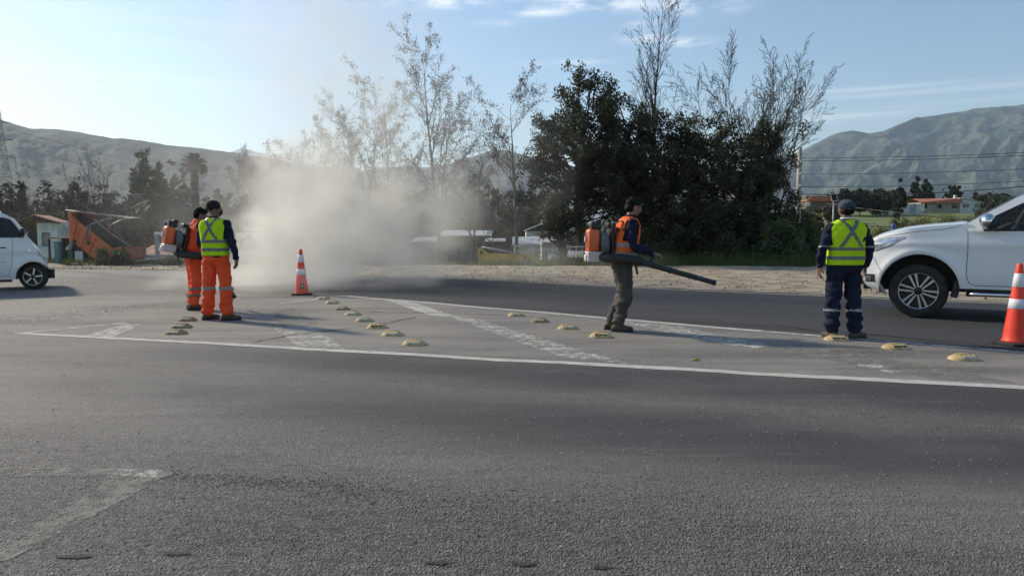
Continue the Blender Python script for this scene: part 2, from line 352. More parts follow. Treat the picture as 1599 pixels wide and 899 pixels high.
# --- painted markings: strips draped a few mm over the asphalt
def strip(name, p, q, w0, w1, m, jag=.01, seg=.12, z=.004):
    p = Vector(p); q = Vector(q); d = (q - p); n = max(2, int(d.length / seg)); d.normalize(); s = Vector((-d.y, d.x)); mb = MB(); rows = []
    for i in range(n + 1):
        t = i / n; c = p + (q - p) * t; w_ = w0 + (w1 - w0) * t; row = []
        for k in range(4):
            o = (k / 3 - .5) * w_ + (random.uniform(-jag, jag) if k in (0, 3) else 0); a = c + s * o; row.append((a.x, a.y, zroad(a.x, a.y) + z))
        rows.append(row)
    mb.grid(rows); o = mb.build(name, m); tag(o, kind='structure'); return o
def poly_patch(name, c4, m, nu=24, nv=14, z=.002):      # four corners, draped
    a, b, c, d = [Vector(G(*p)) for p in c4]; rows = []
    for i in range(nv + 1):
        v = i / nv; row = []
        for k in range(nu + 1):
            u = k / nu; p = (a * (1 - u) + b * u) * (1 - v) + (d * (1 - u) + c * u) * v; p = Vector((p.x + random.uniform(-.012, .012), p.y + random.uniform(-.012, .012)))
            row.append((p.x, p.y, zroad(p.x, p.y) + z))
        rows.append(row)
    mb = MB(); mb.grid(rows[::-1]); o = mb.build(name, m); tag(o, kind='structure'); return o
PW = (.62, .60, .55)
p_line = road_material(PW, .40); p_mid = road_material((.60, .58, .52), .465); p_worn = road_material((.60, .58, .52), .50); p_faint = road_material((.24, .228, .20), .475); p_chev = road_material(PW, .475)
e = Vector(FL1) - Vector(FL0)
strip('road_marking', FL0, Vector(FL0) + e * 1.6, .13, .15, p_line)
strip('road_marking', G(22, 521), G(196, 504), .10, .12, p_mid)
strip('road_marking', G(436, 474.5), G(538, 462), .12, .13, p_mid)
strip('road_marking', G(540, 462), G(940, 495.5), .15, .16, p_line)
strip('road_marking', G(940, 495.7), G(1190, 517), .16, .17, p_line)
strip('road_marking', G(1190, 517), G(1700, 559), .14, .14, p_chev)
strip('road_marking', G(715, 436.6), Vector(G(1300, 462.5)), .13, .13, p_line, z=.006)
strip('road_marking', G(1301, 462.6), (20, 6.3), .13, .13, p_line, z=.006)
poly_patch('road_marking', [(126, 526), (175, 526), (222, 505.5), (192, 505)], p_chev)
poly_patch('road_marking', [(596, 466), (640, 470), (722, 497), (672, 493)], p_mid)
poly_patch('road_marking', [(700, 494), (745, 498), (985, 569), (880, 558)], p_worn, 20, 20)
poly_patch('road_marking', [(425, 512), (478, 503), (540, 545), (464, 539)], p_worn)
poly_patch('road_marking', [(425, 486), (456, 480), (500, 505), (440, 512)], p_faint)
poly_patch('road_marking', [(940, 498), (1060, 509), (1215, 541), (1150, 540)], p_worn, 24, 10)
poly_patch('road_marking', [(1062, 521), (1085, 522), (1206, 542), (1180, 543)], p_chev, 24, 6)
poly_patch('road_marking', [(1180, 541), (1260, 538), (1590, 598), (1460, 592)], p_faint, 24, 10)
poly_patch('road_marking', [(1320, 566), (1350, 564), (1410, 580), (1390, 583)], p_worn)
poly_patch('road_marking', [(-120, 745), (238, 743), (236, 732), (-120, 728)], p_faint, 30, 5)
poly_patch('road_marking', [(-90, 905), (20, 870), (272, 738), (196, 736)], p_faint, 16, 24)
poly_patch('road_marking', [(150, 746), (240, 744), (262, 734), (190, 731)], p_worn, 16, 5)
m_oil = road_material((.035, .033, .03), .46)
# cracks: dark jagged tar-filled seams
m_crack = mat('crack_tar', (.02, .02, .02), (.04, .038, .035), scale=20, rough=.9)
def crack(pts, w_=.02, z=.006):
    pts = [Vector(G(*p)) for p in pts]; P = []
    for a, b in zip(pts, pts[1:]):
        n = max(3, int((b - a).length / .12)); dv = (b - a).normalized()
        for i in range(n):
            c = a + (b - a) * i / n; k = random.uniform(-.02, .02); P.append(c + Vector((-dv.y, dv.x)) * k)
    P.append(pts[-1]); rows = []
    for i, c in enumerate(P):
        d = (P[min(i + 1, len(P) - 1)] - P[max(0, i - 1)]).normalized(); s = Vector((-d.y, d.x)); ww = w_ * random.uniform(.3, 1.1) * (1 if 0 < i < len(P) - 1 else .1)
        rows.append([tuple(c - s * ww / 2) + (zroad(c.x, c.y) + z,), tuple(c + s * ww / 2) + (zroad(c.x, c.y) + z,)])
    o = MB().grid(rows).build('road_crack', m_crack); tag(o, kind='structure')
crack([(391, 536), (450, 524), (555, 511), (600, 505), (650, 495)], .03)
crack([(520, 483), (600, 488), (680, 489), (800, 493), (900, 494)], .035)
crack([(130, 525), (190, 521)], .02); crack([(900, 471), (985, 480), (1100, 487), (1200, 492)], .025)
crack([(1000, 497), (1100, 503), (1220, 508), (1300, 520)], .03); crack([(1290, 515), (1420, 527), (1550, 541), (1640, 549)], .045)
crack([(1060, 468), (1180, 476), (1290, 486)], .02); crack([(630, 468), (700, 474), (800, 482)], .03); crack([(395, 449), (470, 452), (560, 456)], .03)
for px, py, w_ in ((115, 868, 60), (275, 863, 46), (686, 878, 50), (820, 880, 42), (936, 885, 26)):
    c = Vector(G(px, py)); W = w_ / F * c.y * .5; P = []
    for k in range(14):
        a = 2 * math.pi * k / 14; P.append((c.x + W * math.cos(a) * random.uniform(.75, 1.15), c.y + .02 * math.sin(a) * random.uniform(.6, 1.2), 0))
    z = zroad(c.x, c.y) + .005; o = MB().add([(x, y, z) for x, y, _ in P], [tuple(range(14))]).build('oil_stain', m_oil); tag(o, kind='structure')

# shoulder: pale gravelly dirt between asphalt and verge
xs = np.concatenate([-np.geomspace(120, 24, 14), np.arange(-23.8, 24, .2), np.geomspace(24.2, 80, 14)]); rows = 22
Y0 = yedge(xs) + .02; Y1 = youter(xs) + .5 * (fbm(xs * .8, xs * 0, 4) - .5) * 2
X = np.repeat(xs[None], rows, 0); T_ = np.linspace(0, 1, rows)[:, None]; Y = Y0 * (1 - T_) + Y1 * T_
Z = (fbm(X * 1.5, Y * 1.5, 4) - .5) * .09 * sstep(0, .1, T_) * (1 - sstep(.93, 1, T_)) + .012 + .05 * sstep(.85, .98, T_) * (1 - sstep(.98, 1, T_) )
V = np.stack([X, Y, Z], -1).reshape(-1, 3); nx = len(xs); ii, jj = np.meshgrid(np.arange(nx - 1), np.arange(rows - 1)); q = (jj * nx + ii).ravel()
me = np_mesh('shoulder', V, np.stack([q, q + 1, q + nx + 1, q + nx], 1))
sh = link(me, 'gravel_shoulder', mat('gravel_dirt', (.21, .17, .12), (.38, .32, .235), scale=1.6, rough=1, bump=.02, bscale=26, detail=10, lo=.32, hi=.68), smooth=True); tag(sh, kind='structure')

# loose stones
def rocks(name, pts, smin, smax, m, label=None):
    ico = [(0, 0, 1), (.9, 0, .3), (.28, .85, .3), (-.72, .53, .3), (-.72, -.53, .3), (.28, -.85, .3), (.5, .4, -.5), (-.5, .5, -.5), (0, -.7, -.5)]
    fc = [(0, 1, 2), (0, 2, 3), (0, 3, 4), (0, 4, 5), (0, 5, 1), (1, 6, 2), (2, 7, 3), (4, 8, 5), (2, 6, 7), (3, 7, 4), (4, 7, 8), (5, 8, 6), (5, 6, 1)]
    ico = np.array(ico); n = len(pts); P = np.array(pts); s = np.random.uniform(smin, smax, n)[:, None, None] * np.random.uniform(.6, 1.2, (n, 1, 3))
    th = np.random.rand(n) * 6.28; c, s_ = np.cos(th), np.sin(th)
    A = ico[None] * s * np.random.uniform(.8, 1.2, (n, 9, 1)); X = A[..., 0] * c[:, None] - A[..., 1] * s_[:, None]; Yy = A[..., 0] * s_[:, None] + A[..., 1] * c[:, None]
    V = np.stack([X, Yy, A[..., 2]], -1) + P[:, None, :]; Fc = (np.array(fc)[None] + (np.arange(n) * 9)[:, None, None]).reshape(-1, 3)
    o = link(np_mesh(name, V.reshape(-1, 3), Fc), name, m); tag(o, label, kind='stuff'); return o
m_rock = mat('stone_chips', (.10, .095, .088), (.26, .24, .21), scale=30, rough=.95, island=.8)
pts = []
def along(p, q, n, sd, zf=zroad):
    p, q = Vector(G(*p)), Vector(G(*q)); d = (q - p); s = Vector((-d.y, d.x)).normalized()
    for _ in range(n):
        c = p + d * random.random() + s * random.gauss(0, sd); pts.append((c.x, c.y, zf(c.x, c.y)))
along((260, 742), (560, 762), 700, .05); along((480, 762), (900, 800), 900, .12); along((660, 800), (1250, 850), 900, .22); along((900, 760), (1599, 820), 700, .2)
along((0, 505), (200, 480), 1500, .35); along((200, 480), (450, 462), 1500, .3); along((380, 455), (700, 470), 900, .25); along((640, 470), (1599, 545), 900, .1)
for _ in range(2500):
    px = random.uniform(0, 1599); py = random.uniform(500, 899); c = G(px, py); pts.append((c[0], c[1], zroad(*c)))
rocks('loose_gravel', pts, .0025, .007, m_rock, 'loose stone chips scattered over the worn asphalt')
pts = []
for _ in range(2600):
    x = random.uniform(-16, 16); y = random.uniform(float(yedge(x)) + .1, float(youter(x)) - .1); pts.append((x, y, ztf(x, y) * 0 + .02))
rocks('shoulder_stones', pts, .01, .035, mat('shoulder_stone', (.14, .12, .095), (.36, .32, .26), scale=20, rough=.95, island=.8), 'pebbles lying on the dirt shoulder')

# ------------------------------------------------------------------ hills
def hill(name, prof, D, m, amp=.14, u0=-3, u1=3, n=520, rows=150, near=.5, gf=22, seed=0, gully=1.0):
    px = np.array([p[0] for p in prof], float); py = np.array([p[1] for p in prof], float)
    U = np.linspace((px[0] - 799.5) / F, (px[-1] - 799.5) / F, n); Hh = np.interp(U, (px - 799.5) / F, H + (HY - py) / F * D)
    k = np.hanning(9); k /= k.sum(); Hs = np.convolve(np.pad(Hh, 4, 'edge'), k, 'valid'); Hs = Hs + (fbm(U * 60, U * 0 + seed, 5) - .5) * .02 * D * .15
    T = np.concatenate([np.linspace(0, 1, rows), np.linspace(1.02, 1.6, 20)])
    UU, TT = np.meshgrid(U, T); HH = np.repeat(Hs[None], len(T), 0)
    s = np.where(TT <= 1, TT ** 1.15 * (1 - .0 * TT), np.maximum(0, 1 - ((TT - 1) / .6) ** 1.3))
    wob = (fbm(UU * gf * .5 + seed, TT * 3, 3) - .5) * .9
    g = fbm(UU * gf + wob * 2 + seed * 3, TT * 1.6 + wob, 4, True) - .62; g2 = fbm(UU * gf * 4 + wob + seed, TT * 9, 5, True) - .6
    env = np.sin(np.pi * np.clip(TT, 0, 1)) ** .7
    Zz = HH * (s + amp * gully * (g * 1.9 + g2 * .45) * env * np.clip(TT * 2, 0, 1)) - 12 * (1 - np.clip(TT * 6, 0, 1))
    YY = D * (near + (1 - near) * TT); XX = UU * YY
    V = np.stack([XX, YY, Zz], -1).reshape(-1, 3); nx = n; ii, jj = np.meshgrid(np.arange(nx - 1), np.arange(len(T) - 1)); q = (jj * nx + ii).ravel()
    o = link(np_mesh(name, V, np.stack([q, q + 1, q + nx + 1, q + nx], 1)), name, m, smooth=True); tag(o, kind='structure'); return o
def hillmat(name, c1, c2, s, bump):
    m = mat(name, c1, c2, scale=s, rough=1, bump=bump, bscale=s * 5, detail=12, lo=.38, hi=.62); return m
hill('right_mountain', [(1080, 300), (1180, 262), (1225, 246), (1255, 233), (1290, 214), (1322, 207), (1350, 211), (1372, 207), (1400, 195), (1430, 187), (1470, 181), (1510, 174), (1560, 169), (1620, 165), (1760, 172), (1900, 190), (2300, 150), (3000, 260)], 4200,
     hillmat('mountain_scrub', (.018, .032, .026), (.085, .100, .075), .0075, 18), amp=.19, near=.55, gf=9, seed=4, n=900, rows=220, gully=1.15)
hill('left_hill', [(-2600, 260), (-1500, 150), (-700, 130), (-200, 165), (0, 187), (35, 196), (60, 204), (90, 204), (130, 208), (160, 215), (220, 221), (270, 229), (330, 235), (390, 243), (440, 252), (560, 285), (700, 325), (800, 350)], 1700,
     hillmat('hill_scrub', (.010, .018, .014), (.036, .048, .034), .02, 7), amp=.16, near=.5, gf=12, seed=9, n=900, rows=180)
hill('middle_hills', [(330, 330), (480, 285), (600, 262), (690, 262), (740, 246), (775, 236), (800, 238), (840, 250), (900, 262), (1000, 280), (1110, 290), (1200, 282), (1300, 300)], 3300,
     hillmat('middle_scrub', (.03, .04, .03), (.09, .09, .07), .012, 8), amp=.16, gf=16, seed=13)
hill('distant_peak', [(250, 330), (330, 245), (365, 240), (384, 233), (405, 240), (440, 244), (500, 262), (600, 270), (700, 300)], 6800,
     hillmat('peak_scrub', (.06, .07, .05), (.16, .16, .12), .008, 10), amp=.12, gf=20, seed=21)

# ------------------------------------------------------------------ trees
def rot_about(v, axis, a): return Matrix.Rotation(a, 3, axis) @ v
def grow(rng, segs, tips, p, d, length, r, lev, cfg):
    n = cfg['n'][lev]; P = [p.copy()]; Rr = [r]; step = length / n; wob = cfg['wob'][lev]; up = cfg['up'][lev]
    kids = []
    for i in range(n):
        d = (d + Vector((rng.gauss(0, wob), rng.gauss(0, wob), rng.gauss(0, wob) + up))).normalized()
        p = p + d * step; P.append(p.copy()); t = (i + 1) / n; Rr.append(max(cfg['rmin'], r * (1 - t * cfg['taper'][lev])))
        if lev < len(cfg['n']) - 1 and t >= cfg['first'][lev]:
            k = cfg['kids'][lev] / n; k = int(k) + (rng.random() < k % 1)
            for _ in range(k): kids.append((p.copy(), d.copy(), Rr[-1], t))
    segs[lev].append((P, Rr))
    if lev >= len(cfg['n']) - 2: tips += [(q, lev) for q in P[1:]]
    if lev < len(cfg['n']) - 1:
        for (q, dd, rr, t) in kids:
            ax = dd.cross(Vector((rng.gauss(0, 1), rng.gauss(0, 1), rng.gauss(0, 1)))).normalized()
            nd = rot_about(dd, ax, R(rng.uniform(*cfg['ang'][lev]))).normalized()
            ln = length * cfg['ratio'][lev] * (1 - .55 * t) * rng.uniform(.65, 1.2)
            grow(rng, segs, tips, q, nd, ln, min(rr * .62, rr), lev + 1, cfg)
def leafquads(centers, rad, n, size, rng, flat=.5, droop=0):
    C = np.repeat(np.array(centers, float), n, 0); M_ = len(C); dv = rng.normal(size=(M_, 3)); dv /= np.linalg.norm(dv, axis=1)[:, None]
    C = C + dv * (rng.random((M_, 1)) ** .45) * rad
    a = rng.normal(size=(M_, 3)); a /= np.linalg.norm(a, axis=1)[:, None]; 
    if droop: a = a * np.array([.35, .35, 1]); a /= np.linalg.norm(a, axis=1)[:, None]
    b = np.cross(a, rng.normal(size=(M_, 3))); b /= np.linalg.norm(b, axis=1)[:, None]
    s = size * rng.uniform(.6, 1.3, (M_, 1)); a = a * s; b = b * s * flat
    V = np.stack([C - a, C + b, C + a, C - b], 1).reshape(-1, 3)
    return V, np.arange(M_ * 4).reshape(-1, 4)
m_bark = mat('dark_bark', (.022, .018, .014), (.06, .048, .038), scale=6, rough=1, bump=.01, bscale=30, stretch=(1, 1, .2))
m_bark_pale = mat('pale_bark', (.09, .075, .06), (.17, .15, .13), scale=6, rough=1, bump=.01, bscale=30, stretch=(1, 1, .2))
m_leaf_dark = mat('dark_leaf', (.020, .031, .012), (.068, .072, .026), scale=.9, rough=.55, island=.55, trans=.18)
m_leaf_mid = mat('mid_leaf', (.05, .08, .025), (.12, .15, .05), scale=1.2, rough=.6, island=.6, trans=.25)
m_leaf_brown = mat('dry_leaf', (.07, .05, .03), (.14, .10, .06), scale=1.2, rough=.8, island=.7, trans=.15)
m_leaf_yel = mat('yellow_green_leaf', (.10, .12, .03), (.22, .22, .06), scale=1.2, rough=.7, island=.6, trans=.3)
def tree_mesh(segs, name, sides=(8, 6, 4, 3), lo=0, hi=9):
    mb = MB()
    for lev, S in segs.items():
        if lo <= lev < hi:
            for P, Rr in S: mb.tube(P, Rr, sides[min(lev, len(sides) - 1)], caps=(lev == 0))
    return mb.mesh(name)
def tree(name, loc, label, cat, cfg, seed, mbark, leaf=None, lean=(0, 0), group=None, stems=1, spread=.1, fit=None):
    rng = random.Random(seed); t = empty(name, loc, label=label, cat=cat, group=group); segs = {i: [] for i in range(len(cfg['n']))}; tips = []
    for s in range(stems):
        a = 6.283 * s / stems + rng.random(); k = 0 if stems == 1 else spread * rng.uniform(.5, 1.2)
        grow(rng, segs, tips, Vector((math.cos(a) * .15 * (stems > 1), math.sin(a) * .15 * (stems > 1), -.3)), Vector((lean[0] + math.cos(a) * k, lean[1] + math.sin(a) * k, 1)).normalized(), cfg['h'] * (rng.uniform(.75, 1) if s else 1), cfg['r'], 0, cfg)
    if fit:
        cx, top, Y = fit; P_ = [p for S in segs.values() for q_, _ in S for p in q_]; mz = max(p.z for p in P_); hi_ = [p.x for p in P_ if p.z > mz * .55]; s_ = (H + (HY - top) / F * Y - loc[2]) / mz; t.scale = (s_, s_, s_); t.location.x = (cx - 799.5) / F * Y - s_ * sum(hi_) / len(hi_)
    link(tree_mesh(segs, 'trunk', hi=1), 'trunk', mbark, t, smooth=True)
    link(tree_mesh(segs, 'branches', lo=1), 'branches', mbark, t, smooth=True)
    if leaf:
        r2 = np.random.RandomState(seed); sel = [p for p, l in tips if rng.random() < leaf['p']]
        if leaf.get('extra'): sel += leaf['extra'](rng)
        V, Q = leafquads(sel, leaf['rad'], leaf['n'], leaf['size'], r2, leaf.get('flat', .45), leaf.get('droop', 0))
        link(np_mesh('crown', V, Q), 'crown', leaf['m'], t)
    return t
def gz(px, Y): x = (px - 799.5) / F * Y; return (x, Y, ztf(x, Y))

bare = dict(h=8, r=.07, n=(16, 9, 6, 4), wob=(.04, .06, .09, .12), up=(.01, .035, .03, .02), taper=(.93, .93, .9, .9), first=(.2, .15, .1), kids=(24, 12, 6), ang=((20, 46), (22, 48), (25, 55)), ratio=(.48, .40, .42), rmin=.0062)
acacia = dict(h=9, r=.10, n=(14, 9, 6, 4), wob=(.022, .08, .12, .18), up=(.02, .05, .02, -.02), taper=(.9, .92, .9, .9), first=(.22, .2, .1), kids=(20, 10, 5), ang=((28, 60), (28, 55), (30, 60)), ratio=(.54, .40, .42), rmin=.0045)
def B(c, **k): d = dict(c); d.update(k); return d
# sparse pod-hung trees that fade into the dust
pods = dict(p=.26, rad=.16, n=3, size=.05, flat=.35, droop=1, m=m_leaf_brown)
grp = None
tree('bare_tree', gz(668, 33), 'tallest thin pod-hung tree rising out of the dust cloud', 'tree', B(acacia, h=9.4, kids=(28, 11, 5), r=.10, ratio=(.56, .38, .42)), 11, m_bark_pale, pods, fit=(672, 42, 33))
tree('bare_tree', gz(693, 31), 'slender forked pod-hung tree just beside the tallest one at the edge of the dust', 'tree', B(acacia, h=7.6, r=.08, kids=(26, 10, 5)), 12, m_bark, pods, lean=(.06, 0), fit=(705, 150, 31))
tree('bare_tree', gz(794, 33), 'spreading pod-hung tree standing clear of the dust beside the dark evergreen trees', 'tree', B(acacia, h=7.9, first=(.3, .2, .1), kids=(24, 11, 5), ratio=(.56, .38, .42)), 13, m_bark_pale, pods, fit=(795, 100, 33))
tree('bare_tree', gz(620, 36), 'thin pod-hung tree fading in the dust to one side of the tallest tree', 'tree', B(acacia, h=8.0, r=.08), 14, m_bark_pale, pods, lean=(-.1, 0), fit=(605, 100, 36))
tree('bare_tree', gz(528, 38), 'faint low pod-hung tree seen through the thick upper dust', 'tree', B(acacia, h=7.6, r=.08), 15, m_bark_pale, pods, lean=(-.15, 0), stems=2, spread=.3, fit=(515, 142, 38))
tree('bare_tree', gz(440, 36), 'small pod-hung tree at the outer edge of the dust above the hill', 'tree', B(acacia, h=6.6, r=.07), 16, m_bark_pale, pods, stems=3, spread=.4, fit=(438, 182, 36))
tree('bare_tree', gz(570, 40), 'hazy multi-stemmed pod-hung tree behind the dust', 'tree', B(acacia, h=8.6, r=.08), 18, m_bark_pale, pods, stems=2, spread=.2, fit=(570, 150, 40))
tree('bare_tree', gz(740, 37), 'leafless thin tree between the two taller pod-hung trees', 'tree', B(acacia, h=6.4, r=.07), 19, m_bark_pale, dict(pods, p=.2), lean=(.08, 0), fit=(745, 190, 37))
# leafless trees rising above the evergreens
tree('bare_tree', gz(1012, 33), 'tall upright leafless tree rising above the dark evergreens', 'tree', B(bare, h=12.0, r=.11, kids=(44, 12, 5), ratio=(.36, .38, .42), wob=(.015, .05, .09, .12), ang=((16, 38), (20, 42), (25, 50)), first=(.3, .12, .1)), 21, m_bark, fit=(1018, -40, 33))
tree('bare_tree', gz(1125, 34), 'leafless tree of fanning twigs standing above the evergreens', 'tree', B(bare, h=8.6, r=.06, first=(.4, .12, .1)), 22, m_bark, stems=4, spread=.3, fit=(1150, 48, 34))
tree('bare_tree', gz(1172, 33), 'leafless tree with arching outer boughs above the end of the evergreens', 'tree', B(bare, h=8.2, r=.055, first=(.45, .12, .1)), 23, m_bark, lean=(.12, 0), stems=4, spread=.35, fit=(1205, 78, 33))

# dark evergreens: limbs reach to clumps placed on an uneven outline, leaf sized faces fill them
def evergreen(loc, label, seed, lobes, nclump, nleaf, size=.058, m=m_leaf_dark, name='evergreen_tree', cat='tree', trunk_r=.16, clump=.27, fork=None, gaps=.04, group=None):
    rng = random.Random(seed); r2 = np.random.RandomState(seed); t = empty(name, loc, label=label, cat=cat, group=group)
    cl = []; W = [l[3] * l[4] * l[5] for l in lobes]; tot = sum(W)
    for (x, y, z, a, b, c), w_ in zip(lobes, W):
        for _ in range(int(nclump * w_ / tot)):
            d = Vector((rng.gauss(0, 1), rng.gauss(0, 1), rng.gauss(0, 1))).normalized(); k = rng.random() ** .33 * rng.choice((.9, 1, 1, 1.12, 1.3))
            q = Vector((x + d.x * a * k, y + d.y * b * k, max(.12, z + d.z * c * k)))
            if mnoise.noise(q * 1.25 + Vector((seed, 0, 0))) > -gaps: cl.append(q)
    mb = MB(); mt = MB(); base = Vector((0, 0, -.3)); top = Vector((lobes[0][0], lobes[0][1], lobes[0][2] + lobes[0][5] * .4))
    mt.tube([base.lerp(top, i / 6) + Vector((rng.gauss(0, .06), rng.gauss(0, .06), 0)) for i in range(7)], [trunk_r * (1 - i / 8) for i in range(7)], 8)
    for q in rng.sample(cl, min(len(cl), 140)):
        s = base.lerp(top, min(.95, rng.uniform(.1, .5) + .4 * q.z / max(1, top.z))); mid = s.lerp(q, .5) + Vector((rng.gauss(0, .15), rng.gauss(0, .15), rng.uniform(-.3, .1)))
        mb.tube([s, mid, q], [.04, .025, .01], 4, caps=False)
    mt.build('trunk', m_bark, t, smooth=True); mb.build('branches', m_bark, t, smooth=True)
    V, Q = leafquads(cl, clump, nleaf, size, r2, .55); link(np_mesh('crown', V, Q), 'crown', m, t); return t
g = gz(905, 30); evergreen(g, 'dark evergreen tree at the dusty end of the evergreen row, above the white pens', 31, [(0, 0, 4.6, 1.9, 1.8, 1.6), (-1.2, 0, 5.5, .8, .8, .7), (-.1, 0, 6.7, .9, .8, 1.0), (.9, 0, 6.4, 1.0, .9, 1.1), (-1.7, 0, 4.0, .8, .8, 1.0), (1.3, .2, 3.2, 1.5, 1.3, 1.4)], 900, 62)
g = gz(985, 31); evergreen(g, 'dark evergreen tree with the highest crown, behind the man carrying the blower', 32, [(0, 0, 4.4, 2.3, 2.0, 2.1), (-1.0, 0, 7.0, .8, .8, .9), (-.2, 0, 6.2, .9, .8, .7), (.9, 0, 5.6, .8, .7, .7), (.7, 0, 2.2, 2.3, 1.5, 1.8)], 1050, 62)
g = gz(1085, 30.5); evergreen(g, 'broad dark evergreen tree under the fanning leafless tree', 33, [(0, 0, 3.2, 2.5, 2.1, 2.6), (.8, 0, 5.3, 1.0, .9, .9), (-1.1, 0, 5.2, 1.0, .9, 1.1), (0, -.4, 1.3, 2.6, 1.4, 1.3)], 1150, 62)
g = gz(1178, 31); evergreen(g, 'dark evergreen with ragged drooping boughs at the row end by the concrete pole', 34, [(0, 0, 3.0, 1.5, 1.6, 2.2), (.2, 0, 5.0, 1.0, .9, 1.0), (1.3, 0, 4.4, .7, .6, .4), (1.5, 0, 5.7, .45, .5, .45), (1.2, 0, 2.9, .7, .6, .5), (.4, -.3, 1.2, 2.0, 1.3, 1.2)], 850, 62)
g = gz(878, 28); evergreen(g, 'small dark tree with a forked trunk beside the white pens', 35, [(0, 0, 2.0, .8, .7, .7), (.5, 0, 1.6, .6, .5, .5), (-.3, 0, 1.35, .45, .4, .35)], 130, 50, trunk_r=.14)
# low shrubs at the foot of the evergreens
for i, (px, Y, a, c, lab) in enumerate(((1010, 29, 1.2, .75, 'dark shrub at the foot of the evergreens, directly behind the blower man'), (1110, 29, 1.3, .8, 'dark shrub at the foot of the broad evergreen above the grass verge'),
        (1215, 28.5, 1.3, .95, 'rounded dark shrub below the ragged evergreen near the concrete pole'), (1258, 29.5, 1.0, .8, 'lower dark shrub beside the man in navy, under the concrete pole'))):
    evergreen(gz(px, Y), lab, 50 + i, [(0, 0, c * .7, a, a * .8, c), (a * .5, 0, c * .5, a * .6, a * .5, c * .7)], 170, 46, name='shrub', cat='shrub', trunk_r=.05, clump=.28, m=m_leaf_dark if i < 2 else m_leaf_mid)
evergreen(gz(1272, 31), 'yellowish green shrub glowing beside the shoulder of the man in navy', 56, [(0, 0, .9, .55, .6, .8), (.5, .3, .5, .6, .6, .5)], 110, 40, name='shrub', cat='shrub', trunk_r=.04, clump=.28, m=m_leaf_yel)

# far tree masses and individuals
def far_tree(px, Y, topy, wpx, label, seed, m, kind='round', name='tree', n=230, group=None):
    x, y, z0 = gz(px, Y); top = H + (HY - topy) / F * Y; h = top - z0; w_ = wpx / F * Y / 2
    if kind == 'conifer': lobes = [(0, 0, h * (.22 + .175 * i), w_ * (1.1 - .2 * i), w_ * (1.1 - .2 * i), h * .14) for i in range(5)]
    else: lobes = [(0, 0, h * .55, w_, w_, h * .42), (-w_ * .4, 0, h * .4, w_ * .7, w_ * .7, h * .32), (w_ * .45, 0, h * .5, w_ * .65, w_ * .6, h * .33)]
    return evergreen((x, y, z0), label, seed, lobes, n, 34, size=.0022 * Y, m=m, name=name, clump=w_ * .24, trunk_r=h * .02, group=group, gaps=.28)
m_far = mat('far_leaf', (.025, .035, .02), (.06, .07, .035), scale=.3, rough=.9, island=.5, trans=.1)
m_far_b = mat('far_brown_leaf', (.07, .055, .038), (.13, .105, .075), scale=.3, rough=.9, island=.5, trans=.1)
far_tree(228, 70, 240, 58, 'tall ragged dark conifer on the skyline left of the palm', 61, m_far, 'conifer', 'conifer_tree', 420)
far_tree(251, 71, 254, 50, 'ragged conifer joined to the side of the tallest conifer', 62, m_far, 'conifer', 'conifer_tree')
far_tree(274, 70, 256, 30, 'narrow pointed conifer midway between the tallest conifer and the palm', 63, m_far, 'conifer', 'conifer_tree')
far_tree(289, 72, 264, 22, 'slimmest pointed conifer right beside the palm', 64, m_far, 'conifer', 'conifer_tree')
far_tree(212, 74, 272, 22, 'low shouldered conifer at the brown thicket side of the conifers', 65, m_far, 'conifer', 'conifer_tree')
for i, (px, Y, ty, wp, mm, lab) in enumerate((
    (238, 58, 296, 70, m_far, 'broad grey-green tree below the conifers, behind the tipped dump body'),
    (285, 56, 306, 60, m_far, 'rounded grey-green tree at the foot of the palm behind the backpack'),
    (345, 60, 300, 46, m_far, 'dark rounded tree directly behind the man in the black beanie'),
    (380, 66, 312, 40, m_far, 'dark low tree at the edge of the dust cloud'),
    (20, 52, 292, 56, m_far_b, 'brown bushy tree behind the small van'), (75, 56, 290, 60, m_far_b, 'brown tree behind the kiosk roof'),
    (120, 54, 284, 56, m_far_b, 'brown tree behind the raised end of the dump body'), (165, 55, 286, 54, m_far_b, 'brown tree behind the frame over the dump body'),
    (-30, 52, 284, 70, m_far_b, 'brown tree by the foot of the pylon'),
    (470, 70, 300, 60, m_far, 'dim tree swallowed by the dust above the cone'), (530, 75, 292, 60, m_far, 'dim tree hidden deep in the dust cloud'), (600, 70, 290, 70, m_far, 'dark tree mass behind the densest dust'),
    (655, 62, 286, 56, m_far, 'dark tree at the far edge of the dust'), (700, 66, 278, 50, m_far, 'grey-green tree behind the slender forked tree'), (738, 70, 270, 36, m_far, 'pointed grey-green tree in the gap between pod-hung trees'),
    (768, 64, 286, 44, m_far, 'rounded hazy tree above the grey metal roofs'), (815, 60, 282, 56, m_far, 'hazy tree behind the clear-standing pod-hung tree'), (850, 58, 272, 40, m_far, 'hazy tree tucked behind the edge of the evergreens'),
    (500, 90, 290, 80, m_far, 'far dim tree behind the dust beside the tallest plume'), (640, 90, 276, 60, m_far, 'far dim pointed tree behind the dust'))):
    far_tree(px, Y, ty, wp, lab, 70 + i, mm, 'conifer' if ty in (270,) else 'round', 'broadleaf_tree', 170)
